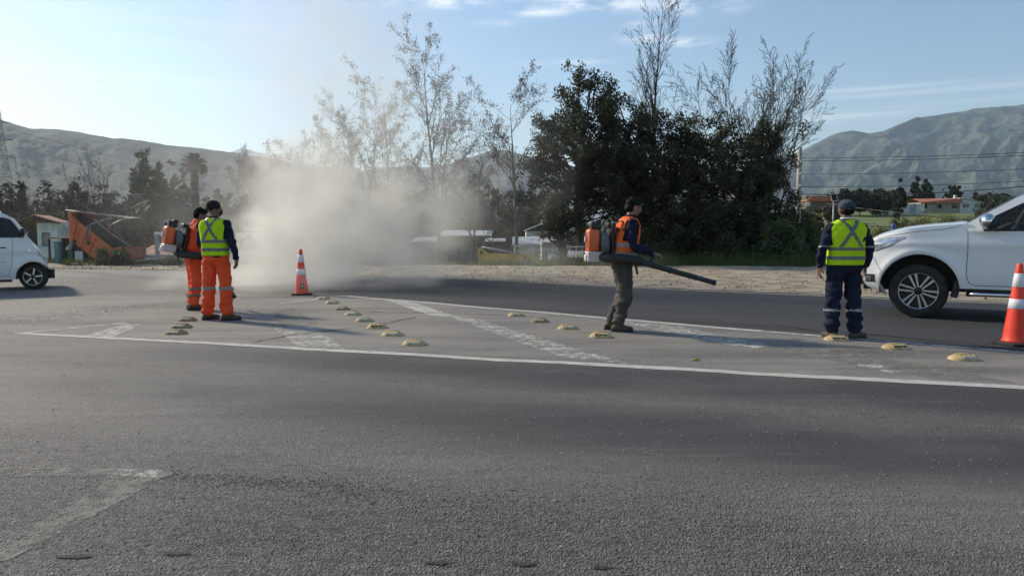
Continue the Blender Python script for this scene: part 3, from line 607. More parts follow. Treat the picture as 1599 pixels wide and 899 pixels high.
# bare brown saplings over the thicket
sap = dict(h=6, r=.045, n=(8, 5, 3), wob=(.05, .12, .2), up=(.03, .12, .05), taper=(.8, .9, .9), first=(.25, .1), kids=(14, 5), ang=((20, 45), (25, 50)), ratio=(.35, .4), rmin=.01)
for i, (px, ty, lab) in enumerate(((130, 258, 'tallest bare sapling above the brown trees'), (137, 262, 'bare sapling close beside the tallest sapling'), (143, 268, 'shorter bare sapling third from the kiosk side'), (160, 252, 'lone straight bare sapling nearer the conifers'), (113, 282, 'short bare sapling above the raised dump body end'), (60, 270, 'thin bare sapling behind the kiosk roof'), (104, 276, 'low bare sapling between the kiosk and the dump body'), (178, 268, 'bare sapling leaning by the ragged conifers'))):
    x, y, z = gz(px, 50); tree('bare_sapling', (x, y, z), lab, 'tree', B(sap, h=H + (HY - ty) / F * 50 - z), 90 + i, m_bark)
mb = MB(); rng = random.Random(5)
for _ in range(2200):
    Yk = rng.uniform(42, 54); x = rng.uniform(-44, -26) * Yk / 50; z0 = ztf(x, Yk); h = rng.uniform(2.2, 4.9); P = [Vector((x, Yk, z0))]
    for k in range(4): P.append(P[-1] + Vector((rng.gauss(0, .16), rng.gauss(0, .16), h / 4)))
    mb.tube(P, [.03, .024, .018, .012, .006], 3, caps=False)
tag(mb.build('thicket', mat('thicket_stems', (.06, .045, .032), (.14, .11, .085), scale=.6, rough=1)), 'brown thicket of bare stems behind the roadside yard', kind='stuff')

# palm with a skirt of dead fronds
m_palm = mat('palm_frond', (.022, .032, .014), (.055, .065, .028), scale=1, rough=.7, island=.5, trans=.15)
def palm(loc, h, lab, rf=1.5, skirt=True, seed=1, name='palm_tree', nf=46):
    t = empty(name, loc, label=lab, cat='palm'); rng = random.Random(seed)
    mt = MB(); mt.lathe([(.36, -.3), (.30, .4), (.26, h * .5), (.3, h * .9), (.2, h)], 10); mt.build('trunk', m_bark, t, smooth=True)
    def fronds(n, e0, e1, z0, z1, ln, mm, nm):
        mb = MB()
        for _ in range(n):
            a = rng.random() * 6.283; e = R(rng.uniform(e0, e1)); z = rng.uniform(z0, z1); d = Vector((math.cos(a) * math.cos(e), math.sin(a) * math.cos(e), math.sin(e))); p = Vector((0, 0, z)); s = Vector((-math.sin(a), math.cos(a), 0)); P = []
            for k in range(7): P.append(p.copy()); p = p + d * ln / 6; d = (d + Vector((0, 0, -.20))).normalized()
            mb.tube(P, [.03] * 6 + [.01], 3, caps=False)
            for k in range(1, 7):
                for sg in (-1, 1):
                    for _2 in range(3):
                        q = P[k - 1].lerp(P[k], rng.random()); l_ = ln * .26 * (1 - .5 * abs(k / 6 - .4)); tip = q + s * sg * l_ * .8 + (P[k] - P[k - 1]).normalized() * l_ * .6 + Vector((0, 0, -l_ * .3)); o = (P[k] - P[k - 1]).normalized() * .09
                        mb.add([q - o, q + o, tip], [(0, 1, 2)])
        mb.build(nm, mm, t)
    fronds(nf, -5, 85, h - .1, h + .1, rf, m_palm, 'fronds')
    if skirt: fronds(240, -85, -50, h * .35, h * .99, .85, m_leaf_brown, 'dead_fronds')
    return t
x, y, z = gz(308, 60); palm((x, y, z), H + (HY - 262) / F * 60 - z, 'palm with a shaggy skirt of dead fronds beside the conifers', 1.05, nf=90)
x, y, z = gz(40, 62); palm((x, y, z), H + (HY - 294) / F * 62 - z, 'small round-headed palm poking out of the brown trees above the van', .6, False, 3, nf=30)
x, y, z = gz(262, 54); palm((x, y, z), H + (HY - 318) / F * 54 - z, 'broad low palm with arching fronds behind the dump body', 2.3, False, 4, nf=40)

# verge grass blades, taller weeds (nobody could count them)
rng = np.random.RandomState(2)
def blades(name, pts, h0, h1, m, label, w_=.012):
    n = len(pts); P = np.array(pts); h = rng.uniform(h0, h1, (n, 1)); a = rng.rand(n, 1) * 6.28; dx = np.concatenate([np.cos(a), np.sin(a), 0 * a], 1)
    ln = rng.normal(size=(n, 2)) * .35; tip = P + np.concatenate([ln * h, h], 1); V = np.stack([P - dx * w_, P + dx * w_, tip], 1).reshape(-1, 3)
    o = link(np_mesh(name, V, np.arange(n * 3).reshape(-1, 3)), name, m); tag(o, label, kind='stuff')
m_grass = mat('grass_blade', (.05, .09, .018), (.13, .17, .045), scale=.8, rough=.8, island=.5, trans=.3)
def vpts(n, x0, x1, d0, d1):
    xx = rng.uniform(x0, x1, n); dd = d0 + (d1 - d0) * rng.rand(n) ** 1.4; yy = youter(xx) + dd - .15 - .5 * fbm(xx * 1.2, xx * 0 + 7, 3); zz_ = zt(xx, yy); return np.stack([xx, yy, np.maximum(zz_, zt(xx, yy)) - .01], 1)
blades('grass', np.concatenate([vpts(26000, 1, 16, .1, 2.8), vpts(14000, -22, -3, .2, 2.2), vpts(1500, -3, 1.5, .3, 1.2), vpts(7000, 9, 30, 0, 5)]), .06, .30, m_grass, 'green grass along the verge behind the shoulder')
blades('weeds', vpts(4000, 1.5, 14, .8, 3), .2, .6, m_grass, 'taller green weeds under the evergreens', .02)
blades('field_grass', np.stack([*(lambda yy, uu: (uu * yy, yy, zt(uu * yy, yy)))(rng.uniform(30, 80, 60000), rng.uniform(.38, .8, 60000))], 1), .1, .45, mat('dry_field_grass', (.12, .13, .04), (.22, .20, .10), scale=.3, rough=.9, island=.5, trans=.2), 'rough olive grass in the field beyond the verge', .03)

# weeds at the yard
for i, (px, a, c, lab) in enumerate(((168, .42, .75, 'leafy green weed clump in front of the middle of the dump body'), (190, .3, .7, 'leafy green weed clump before the tailgate seam of the dump body'), (150, .3, .3, 'low weed clump under the slope of the dump body'), (128, .35, .2, 'low weeds by the white board'), (98, .3, .3, 'weed tuft at the foot of the teal post'), (268, .3, .35, 'weed tuft beside the white trestles'))):
    evergreen(gz(px, 27.3), lab, 120 + i, [(0, 0, c * .5, a, a * .6, c * .6)], 40, 24, size=.05, m=m_leaf_mid, name='weed_clump', cat='weeds', trunk_r=.02, clump=.14)

# brush and trees of the right-hand field
for i, (px, Y, ty, wp, mm, knd, nm, lab) in enumerate((
    (1426, 190, 279, 22, m_far, 'conifer', 'conifer_tree', 'pointed dark tree left of the pair behind the long red-roofed house'), (1443, 191, 281, 24, m_far, 'conifer', 'conifer_tree', 'broader dark tree of the pair behind the red-roofed house'),
    (1401, 125, 283, 19, m_far, 'round', 'broadleaf_tree', 'lone tall dark tree above the white wall'), (1485, 190, 291, 20, m_far, 'round', 'broadleaf_tree', 'small rounded tree behind the ridge of the red-roofed house'),
    (1340, 150, 296, 40, m_far, 'round', 'broadleaf_tree', 'dark round tree beyond the cap of the man in navy'), (1368, 152, 293, 44, m_far, 'round', 'broadleaf_tree', 'wide dark tree beyond the nose of the pickup'), (1318, 148, 294, 24, m_far, 'round', 'broadleaf_tree', 'dark tree right behind the tilted panel frame'),
    (1278, 160, 312, 30, m_far_b, 'round', 'broadleaf_tree', 'brown tree around the small red roof'), (1300, 150, 303, 24, m_far, 'round', 'broadleaf_tree', 'low dark tree between the small red roof and the panel frame'),
    (1530, 200, 301, 26, m_far, 'round', 'broadleaf_tree', 'low dark tree beyond the gable end of the red-roofed house'), (1552, 190, 303, 30, m_far, 'round', 'broadleaf_tree', 'dark tree further along from the gable end'), (1560, 130, 315, 60, m_far, 'round', 'broadleaf_tree', 'dense dark hedge-like tree beside the gable end'),
    (1590, 150, 308, 60, m_far, 'round', 'broadleaf_tree', 'dark tree just above the pickup roofline'), (1650, 140, 300, 80, m_far, 'round', 'broadleaf_tree', 'dark tree beyond the pickup cab'),
    (1258, 60, 330, 44, m_far, 'round', 'broadleaf_tree', 'dark bush tree at the base of the concrete pole'), (1242, 58, 325, 40, m_far, 'round', 'broadleaf_tree', 'dark bush tree between pole and evergreens'), (1300, 110, 316, 30, m_far_b, 'round', 'broadleaf_tree', 'brown bush under the panel frame'), (1640, 60, 300, 90, m_far_b, 'round', 'broadleaf_tree', 'brown tree seen through the pickup windows'),
    (1590, 70, 330, 120, m_far_b, 'round', 'broadleaf_tree', 'brown bushes behind the pickup windscreen'))):
    far_tree(px, Y, ty, wp, lab, 140 + i, mm, knd, nm, 120)
for i, (px, Y, ty, wp, lab) in enumerate(((1385, 52, 352, 34, 'scrubby brown bush nearest the blue post'), (1420, 50, 350, 46, 'scrubby brown bush above the middle of the bonnet'), (1460, 56, 338, 44, 'taller scrubby bush below the red-roofed house'), (1495, 54, 345, 46, 'scrubby bush near the base of the windscreen'), (1350, 48, 366, 36, 'scrubby bush between the man in navy and the pickup'), (1530, 60, 336, 50, 'scrubby bush behind the windscreen pillar'), (1400, 90, 340, 16, 'isolated dark bush in the green field'), (1438, 80, 345, 20, 'small twiggy bush in the field below the white wall'))):
    x, y, z = gz(px, Y); tree('bush', (x, y, z), lab, 'bush', B(sap, h=H + (HY - ty) / F * Y - z, r=.03, kids=(20, 6), ratio=(.6, .5), ang=((25, 70), (25, 60))), 170 + i, m_bark_pale, dict(p=.6, rad=wp / F * Y * .28, n=5, size=.07, m=m_leaf_brown if i % 2 else m_leaf_yel), stems=4, spread=.7)

# ------------------------------------------------------------------ roadside yard on the left
m_white = mat('whitewash', (.50, .49, .46), (.72, .71, .68), scale=2.2, rough=.9, bump=.004, bscale=20)
m_tin = mat('galvanised_sheet', (.30, .31, .31), (.48, .49, .48), scale=1.5, rough=.5, metal=.1)
m_rust = mat('rusty_sheet', (.22, .09, .055), (.38, .20, .13), scale=1.6, rough=.85, bump=.004)
m_darkwood = mat('dark_timber', (.035, .03, .026), (.09, .075, .06), scale=3, rough=.9, stretch=(1, 1, .3))
m_orange = mat('orange_dump_paint', (.50, .105, .03), (.62, .17, .06), scale=2.5, rough=.6, bump=.003, detail=8)
m_redor = mat('faded_red_paint', (.33, .075, .045), (.43, .13, .08), scale=4, rough=.75, detail=8)
m_teal = mat('teal_paint', (.06, .15, .16), (.10, .2, .2), scale=5, rough=.7)
m_steel = mat('grey_steel', (.22, .22, .22), (.34, .34, .33), scale=6, rough=.5, metal=.5)
m_dark = mat('dark_shade', (.02, .02, .02), (.035, .034, .032), scale=4, rough=.9)
def XZ(px, py, Y): p = AT(px, py, Y); return (p[0], p[2])
def corr(name, p0, p1, z0, z1, m, parent, pitch=.16, amp=.02, y_is=None):   # corrugated sheet standing between two ground points
    p0, p1 = Vector(p0), Vector(p1); n = max(4, int((p1 - p0).length / pitch * 4)); d = (p1 - p0).normalized(); s = Vector((-d.y, d.x)); lo, hi = [], []
    for i in range(n + 1):
        c = p0 + (p1 - p0) * i / n + s * amp * math.sin(i * math.pi / 2); lo.append((c.x, c.y, z0)); hi.append((c.x, c.y, z1))
    lo2 = [(x + s.x * .01, y + s.y * .01, z) for x, y, z in lo]; hi2 = [(x + s.x * .01, y + s.y * .01, z) for x, y, z in hi]
    return MB().grid([lo, hi]).grid([hi2, lo2]).build(name, m, parent)
# kiosk
o_ = AT(68, 400, 36); kx, kz = o_[0], -1.4
k = empty('kiosk', (kx, 36, kz), label='small whitewashed kiosk under a rusty gabled roof behind the van', cat='kiosk')
hz = lambda py, Y=36: H + (HY - py) / F * Y - kz
U = lambda px, Y=36: (px - 799.5) / F * Y - kx
b = MB(); x0, x1, d0, d1 = U(66), U(80), hz(385), hz(363)
b.box(((U(60) + x0) / 2, 1.25, hz(348) / 2), (x0 - U(60), 2.5, hz(348))).box(((x1 + U(92)) / 2, 1.25, hz(348) / 2), (U(92) - x1, 2.5, hz(348)))
b.box(((x0 + x1) / 2, 1.25, d0 / 2), (x1 - x0 - .004, 2.5, d0)).box(((x0 + x1) / 2, 1.25, (d1 + hz(348)) / 2), (x1 - x0 - .004, 2.5, hz(348) - d1)); b.build('wall', m_white, k)
MB().box(((x0 + x1) / 2, .12, (d0 + d1) / 2), (x1 - x0 - .01, .04, d1 - d0 - .01)).build('window', mat('grey_board', (.2, .2, .2), (.3, .3, .29), scale=6), k)
MB().box(((U(36) + U(60)) / 2 - .02, 1.6, hz(352) / 2), (U(60) - U(36), 1.8, hz(352))).build('porch_wall', m_darkwood, k)
MB().prism([(U(28), hz(350)), (U(62), hz(336)), (U(100), hz(347)), (U(100), hz(349.5)), (U(62), hz(345)), (U(28), hz(352))], -.25, -.17).build('gable', m_darkwood, k)
r_ = MB(); 
r_.add([(U(28), -.3, hz(350)), (U(62), -.3, hz(335)), (U(62) - 1.5, 3.4, hz(335)), (U(28) - 1.5, 3.4, hz(350)), (U(28), -.3, hz(350) - .05), (U(62), -.3, hz(335) - .05), (U(62) - 1.5, 3.4, hz(335) - .05), (U(28) - 1.5, 3.4, hz(350) - .05)], [(0, 1, 2, 3), (7, 6, 5, 4), (0, 4, 5, 1), (1, 5, 6, 2), (2, 6, 7, 3), (3, 7, 4, 0)])
r_.add([(U(62) + .002, -.3, hz(335)), (U(100), -.3, hz(347)), (U(100) - 1.5, 3.4, hz(347)), (U(62) - 1.498, 3.4, hz(335)), (U(62) + .002, -.3, hz(335) - .05), (U(100), -.3, hz(347) - .05), (U(100) - 1.5, 3.4, hz(347) - .05), (U(62) - 1.498, 3.4, hz(335) - .05)], [(0, 1, 2, 3), (7, 6, 5, 4), (0, 4, 5, 1), (1, 5, 6, 2), (2, 6, 7, 3), (3, 7, 4, 0)])
r_.build('roof', m_rust, k)
# corrugated white fence
fa = AT(92, 400, 34); fb = AT(150, 400, 33); f = empty('sheet_fence', (fa[0], 34, -1.3), label='white corrugated sheet fence behind the dump body', cat='fence')
zc = H + (HY - 350) / F * 34 + 1.3
for i in range(5): corr('panel', ((fb[0] - fa[0]) * i / 5 + .01, -i * .2), ((fb[0] - fa[0]) * (i + 1) / 5, -(i + 1) * .2), 0, zc - .1 * (i % 2), m_tin, f)
for i in range(3): MB().box(((fb[0] - fa[0]) * i / 2, .12 - i * .5, zc / 2), (.08, .08, zc + .1)).build('post', m_darkwood, f)
# teal post
p = AT(92, 417, 28); MB_ = MB().box((0, 0, .42), (.19, .19, .86)).box((0, 0, .87), (.23, .23, .05)).build('teal_post', m_teal, bevel=.01, loc=(p[0], 28, 0)); tag(MB_, 'short square teal post with a cap at the verge beside the kiosk', 'post')
# dark low stall under the dump body with a white board
sx = AT(118, 416, 30)[0]; s = empty('market_stall', (sx, 30, -.35), label='low dark timber stall under the raised end of the dump body', cat='stall')
MB().box((0, .7, .72), (1.9, .05, 1.3)).build('back_wall', m_darkwood, s)
for x in (-.9, -.35, .3, .88): MB().box((x, -.2, .66), (.06, .06, 1.3)).build('post', m_darkwood, s)
MB().box((0, .25, 1.36), (2.1, 1.1, .05)).build('roof', m_rust, s)
for i in range(7): MB().box((-.82 + i * .27, .62, .5), (.2, .03, .9)).build('plank', m_teal if i % 3 == 1 else m_darkwood, s)
wb = MB().box((0, 0, .26), (.30, .03, .52)).box((0, .05, .2), (.03, .08, .4)).build('white_board', m_white, loc=(AT(124, 416, 28.6)[0], 28.6, ztf(AT(124, 416, 28.6)[0], 28.6) - .02)); tag(wb, 'upright white board leaning on the dark stall', 'board')

# tipped dump body --------------------------------------------------------
DY = 28.6; ox = AT(165, 416, DY)[0]
D = empty('dump_body', (ox, DY, -.05), label='orange dump truck body tipped up with a rod frame and tarp above it', cat='dump body')
def q(px, py, Y=DY): p = AT(px, py, Y); return (p[0] - ox, p[2] + .05)
side = [q(106, 330), (q(112, 333)), q(114, 341), q(172, 387), q(192, 386), q(192, 417), q(172, 413), q(155, 409), q(108, 373), q(110, 352)]
MB().prism(side, -.05, .02).build('side_panel', m_orange, D, bevel=.008)
MB().prism([q(193, 385.5), q(221.5, 385.5), q(222, 417.5), q(193, 417.5)], -.09, -.01).build('tailgate', m_redor, D, bevel=.006)
MB().prism([q(193, 386), q(196, 386), q(196, 417), q(193, 417)], -.12, -.092).prism([q(218, 386), q(221, 386), q(221, 417), q(218, 417)], -.12, -.092).prism([q(196.2, 386), q(217.8, 386), q(217.8, 389), q(196.2, 389)], -.12, -.092).build('tailgate_frame', m_redor, D)
# ribs, floor, far side, head board
for t_ in (.12, .38, .64, .9):
    a = Vector(side[2]).lerp(Vector(side[3]), t_); b_ = Vector(side[8]).lerp(Vector(side[7]), t_); dd = (b_ - a).normalized(); n_ = Vector((-dd.y, dd.x)) * .035
    MB().prism([tuple(a - n_ + dd * .05), tuple(a + n_ + dd * .05), tuple(b_ + n_ - dd * .03), tuple(b_ - n_ - dd * .03)], -.10, -.052).build('rib', m_orange, D)
a, b_ = Vector(side[2]), Vector(side[3]); e_ = (b_ - a).normalized(); up_ = Vector((-e_.y, e_.x))
MB().prism([tuple(a - up_ * .02), tuple(b_ - up_ * .02), tuple(b_ + up_ * .05), tuple(a + up_ * .05)], -.09, .05).build('top_rail', m_orange, D)
MB().prism([tuple(p_) for p_ in side], 1.75, 1.82).build('far_side_panel', m_redor, D)
MB().prism([q(108, 374), q(156, 410), q(157, 407), q(110, 371)], .022, 1.748).build('floor', m_darkwood, D)
MB().prism([q(106, 330), q(111, 331), q(113, 372), q(108, 373)], .022, 1.748).build('headboard', m_redor, D)
# dark tarp slung inside the frame, and the rods
tp = [q(109, 329, DY + .8), q(132, 332, DY + .8), q(150, 343, DY + .8), q(205, 384, DY + .8), q(196, 388, DY + .8), q(172, 388, DY + .8), q(113, 341, DY + .8)]
MB().prism(tp, .45, .53).build('tarp', mat('dark_tarp', (.03, .028, .025), (.06, .055, .05), scale=3, rough=.85, bump=.02, bscale=4), D, bevel=.02)
MB().add([(q(110, 329)[0], .05, q(110, 329)[1]), (q(195, 341)[0], .3, q(195, 341)[1]), (q(186, 338)[0], 1.7, q(186, 338)[1] - .02), (q(112, 330)[0], 1.7, q(112, 330)[1] - .05)] , [(0, 1, 2, 3)]).build('canopy_sheet', mat('grey_canvas', (.16, .16, .155), (.24, .235, .22), scale=5, rough=.9), D).modifiers.new('s', 'SOLIDIFY').thickness = .025
for P in ([(105, 328), (130, 331), (170, 336), (196, 340)], [(137, 375), (139, 352), (144, 350), (176, 340)], [(150, 343), (172, 362), (204, 384)], [(170, 362), (174, 352), (188, 345), (199, 341)], [(140, 372), (143, 353)]):
    MB().tube([(q(*p_)[0], .0 - .09, q(*p_)[1]) for p_ in P], .025, 6).build('frame_rod', m_steel, D, smooth=True)
MB().tube([(q(97, 390)[0], .3, q(97, 390)[1]), (q(109, 377)[0], .3, q(109, 377)[1])], .06, 8).build('tip_ram', m_white, D, smooth=True)
MB().prism([q(106, 374), q(112, 378), q(108, 390), q(104, 389)], .1, .25).build('ram_bracket', m_steel, D)
for px, py in ((118, 377), (139, 379)): MB().lathe([(.07, -.02), (.07, .02)], 12, axis='y', c=(q(px, py)[0], -.10, q(px, py)[1])).build('pin', m_darkwood, D)

# yard lamp post, white trestles, caravan, low sheds
p = AT(247, 417, 29); lp = empty('yard_post', (p[0], 29, -.4), label='weathered concrete post with a small white head left of the backpack', cat='post')
hh = H + (HY - 366) / F * 29 + .4; MB().lathe([(.10, 0), (.085, hh)], 10).build('post', mat('old_concrete', (.17, .165, .155), (.27, .26, .25), scale=5, rough=.95), lp, smooth=True)
MB().box((.03, 0, hh + .05), (.2, .14, .09)).tube([(0, 0, hh), (.12, -.05, hh + .02), (.2, -.1, hh - .06)], .02, 6).build('lamp_head', m_white, lp, bevel=.01)
tb = empty('white_table', (AT(240, 415, 28.4)[0], 28.4, -.08), label='white plastic table tipped beside the weathered post', cat='table')
MB().box((-.1, .1, .28), (.95, .6, .05), M=Matrix.Rotation(R(-6), 3, 'Y')).build('table_top', m_white, tb, bevel=.01)
for x, y in ((-.1, -.12), (.32, -.12), (-.45, .3), (.3, .3)): MB().box((x, y, .13), (.07, .05, .26)).build('leg', m_white, tb)
for i, (px, wd, lab) in enumerate(((262, .42, 'white plastic crate by the foot of the weathered post'), (277, .5, 'white drum-like bin nearest the orange trousers'))):
    c = empty('white_crate', (AT(px, 412, 28.8)[0], 28.8, -.15), label=lab, cat='crate'); z_ = .42
    MB().box((0, -.18, z_ / 2), (wd, .02, z_)).box((0, .18, z_ / 2), (wd, .02, z_)).box((-wd / 2 + .01, 0, z_ / 2), (.02, .34, z_)).box((wd / 2 - .01, 0, z_ / 2), (.02, .34, z_)).build('side', m_white, c)
    MB().box((0, -.195, z_ - .03), (wd + .04, .03, .05)).box((0, .195, z_ - .03), (wd + .04, .03, .05)).build('rim', m_tin, c)
sh_ = empty('low_shed', (AT(262, 400, 40)[0], 40, -1.5), label='low shed with a rust-red roof sheet just left of the backpack', cat='shed')
MB().box((0, 1.2, .75), (3.6, 2.4, 1.5)).build('wall', mat('blue_grey_wall', (.16, .19, .22), (.24, .27, .3), scale=2), sh_)
MB().box((-.9, -.02, .9), (1.0, .04, .8)).build('door', m_dark, sh_)
MB().box((0, 1.1, 1.6), (4.0, 2.9, .06), M=Matrix.Rotation(R(14), 3, 'X')).build('roof', m_rust, sh_)
cv = empty('caravan', (AT(386, 412, 33)[0], 33, -.7), label='white trailer cabin with a patch of rusty roof beside the man in the black beanie', cat='trailer')
zt_ = H + (HY - 362) / F * 33 + .7; MB().box((.1, .8, .35 + (zt_ - .4) / 2), (1.15, 1.6, zt_ - .4)).build('body', m_white, cv, bevel=.04)
MB().box((.1, -.015, zt_ - .62), (.8, .03, .32)).build('window', mat('pale_pane', (.2, .24, .27), (.3, .34, .36), scale=3, rough=.2), cv)
MB().add([(-.3, -.05, zt_ - .42), (.25, -.05, zt_ - .05), (.25, -.05, zt_ - .38), (-.3, -.02, zt_ - .42), (.25, -.02, zt_ - .05), (.25, -.02, zt_ - .38)], [(0, 1, 2), (5, 4, 3), (0, 3, 4, 1), (1, 4, 5, 2), (2, 5, 3, 0)]).build('roof_patch', m_rust, cv)
MB().box((.1, .7, zt_ + .12), (.7, .8, .2)).build('roof_vent', m_tin, cv, bevel=.02)
for x in (-.2, .4): MB().lathe([(.2, -.06), (.22, 0), (.2, .06)], 16, axis='y', c=(x, .1, .25)).build('wheel', m_dark, cv)

# ------------------------------------------------------------------ yard in the middle
m_yellow = mat('machine_yellow', (.42, .27, .035), (.58, .40, .07), scale=2.5, rough=.6, bump=.003, detail=8)
YY_ = 27.9; oy = AT(800, 416, YY_)[0]; dg = empty('machine_arm', (oy, YY_, -.12), label='yellow digger arm lying in the weeds behind the shoulder', cat='digger arm')
def q2(px, py, Y=YY_): p = AT(px, py, Y); return (p[0] - oy, p[2] + .12)
MB().prism([q2(746, 389), q2(750, 386), q2(757, 392), q2(764, 396), q2(790, 397), q2(822, 395), q2(834, 398), q2(845, 406), q2(852, 415), q2(851, 418), q2(843, 417), q2(832, 408), q2(815, 410), q2(790, 412), q2(765, 410), q2(756, 412), q2(752, 418), q2(748, 418), q2(747, 402)], -.14, .14).build('boom', m_yellow, dg, bevel=.012)
MB().prism([q2(770, 400), q2(787, 400), q2(787, 407), q2(770, 407)], -.165, -.142).build('boom_plate', m_yellow, dg, bevel=.006)
MB().prism([q2(793, 400), q2(812, 400), q2(812, 408), q2(793, 408)], -.162, -.142).build('boom_plate', m_yellow, dg, bevel=.006)
MB().tube([(q2(753, 386)[0], -.2, q2(753, 386)[1]), (q2(783, 391)[0], -.2, q2(783, 391)[1]), (q2(812, 396)[0], -.2, q2(812, 396)[1])], [.045, .045, .03], 8).build('ram', m_steel, dg, smooth=True)
for px, py in ((826, 406), (752, 394), (820, 402)): MB().lathe([(.055, -.03), (.055, .03)], 12, axis='y', c=(q2(px, py)[0], -.165, q2(px, py)[1])).build('pin', m_darkwood, dg)
def shed(px0, px1, ptop, pe, Y, lab, mroof, mwall=m_white, name='metal_shed', gable=False, dep=3.5, door=True):
    x0, z1 = XZ(px0, pe, Y); x1, _ = XZ(px1, pe, Y); zr = XZ(px0, ptop, Y)[1]; b0 = min(ztf(x0, Y), ztf(x1, Y)) - .3; wd = x1 - x0
    t = empty(name, ((x0 + x1) / 2, Y, b0), label=lab, cat='shed'); z1 -= b0; zr -= b0
    MB().box((0, dep / 2, z1 / 2), (wd * .94, dep * .95, z1)).build('wall', mwall, t)
    if gable:
        MB().prism([(-wd * .47, z1), (0, zr - .06), (wd * .47, z1)], dep * .03, dep * .97).build('gable', m_darkwood, t)
        for s_ in (-1, 1): MB().add([(s_ * .003, -.15, zr), (s_ * wd / 2, -.15, z1), (s_ * wd / 2, dep + .1, z1), (s_ * .003, dep + .1, zr), (s_ * .003, -.15, zr + .06), (s_ * wd / 2, -.15, z1 + .06), (s_ * wd / 2, dep + .1, z1 + .06), (s_ * .003, dep + .1, zr + .06)], [(0, 1, 2, 3), (7, 6, 5, 4), (0, 4, 5, 1), (1, 5, 6, 2), (2, 6, 7, 3), (3, 7, 4, 0)]).build('roof', mroof, t)
    else:
        n = max(3, int(wd / .9))
        for i in range(n):                                 # roof sheets laid side by side
            xa, xb = -wd / 2 + wd * i / n, -wd / 2 + wd * (i + 1) / n - .02; o = .012 * (i % 2)
            MB().add([(xa, -.2, z1 + o), (xb, -.2, z1 + o), (xb, dep, zr + o), (xa, dep, zr + o), (xa, -.2, z1 + .05 + o), (xb, -.2, z1 + .05 + o), (xb, dep, zr + .05 + o), (xa, dep, zr + .05 + o)], [(3, 2, 1, 0), (4, 5, 6, 7), (0, 1, 5, 4), (1, 2, 6, 5), (2, 3, 7, 6), (3, 0, 4, 7)]).build('roof_sheet', mroof, t)
    if door: MB().box((-wd * .2, .05, z1 * .42), (min(.9, wd * .25), .06, z1 * .8)).build('door', m_dark, t)
    return t
shed(684, 768, 361, 369, 42, 'long low shed with a grey sheet roof half lost in the dust', m_tin, mat('dark_grey_wall', (.12, .12, .12), (.2, .2, .19), scale=1), dep=3)  # wall is plain dark grey
shed(820, 880, 349, 361, 46, 'gable-ended shed behind the small forked tree', m_tin, gable=True)
shed(757, 790, 374, 378, 38, 'narrow flat-roofed lean-to behind the yellow digger arm', m_tin, m_darkwood, dep=1.6)
shed(800, 890, 372, 383, 36, 'wide white-roofed shelter behind the yellow digger arm', m_tin, dep=3.2)
shed(845, 884, 374, 380, 33, 'small bright white awning between the arm and the forked tree', m_white, dep=1.8)
shed(845, 990, 308, 352, 56, 'large pale building glimpsed through gaps in the evergreens', m_tin, m_white, name='pale_building', dep=7)
shed(640, 690, 372, 378, 45, 'low grey shed lost in the dust beyond the cone', m_tin, m_darkwood)
# railings
rl = empty('steel_railing', (AT(838, 400, 31)[0], 31, -.9), label='grey steel railing in front of the white-roofed shelter', cat='railing'); wz = lambda py: H + (HY - py) / F * 31 + .9
for py in (384, 393, 400): MB().tube([(-.9, 0, wz(py)), (.85, 0, wz(py) - .02)], .025, 6).build('rail', m_tin, rl, smooth=True)
for x in (-.9, -.1, .7, .85): MB().tube([(x, 0, 0), (x, 0, wz(383))], .028, 6).build('post', m_tin, rl, smooth=True)
# white pens with slanted tops
for px0, px1, pt, lab in ((886, 926, 397, 'white framed livestock pen with a sloping top beside the forked tree'), (856, 872, 402, 'smaller white pen half hidden behind the forked tree')):
    Yp = 28.4; x0, x1 = XZ(px0, 410, Yp)[0], XZ(px1, 410, Yp)[0]; wd = x1 - x0; pn = empty('white_pen', ((x0 + x1) / 2, Yp, -.25), label=lab, cat='pen'); zp = XZ(0, pt, Yp)[1] + .25
    MB().box((0, .1, zp), (wd, .5, .03), M=Matrix.Rotation(R(28), 3, 'X')).build('top', m_white, pn)
    for x in (-wd / 2 + .03, wd / 2 - .03):
        MB().box((x, -.18, zp / 2 - .08), (.05, .05, zp - .16)).build('leg', m_white, pn); MB().box((x, .42, zp / 2 + .1), (.05, .05, zp + .45)).build('leg', m_white, pn)
    for z_ in (.12, zp - .02, zp + .28): MB().box((0, .46, z_), (wd, .03, .04)).build('rail', m_white, pn)
    MB().box((0, .2, (zp - .1) / 2 + .02), (wd - .14, .02, zp - .16)).build('mesh_panel', mat('pen_mesh', (.07, .075, .08), (.12, .125, .13), scale=30), pn)
    for i in range(4): MB().box((-wd / 2 + wd * (i + .5) / 4, .43, zp + .13), (.025, .025, .3)).build('slat', m_white, pn)

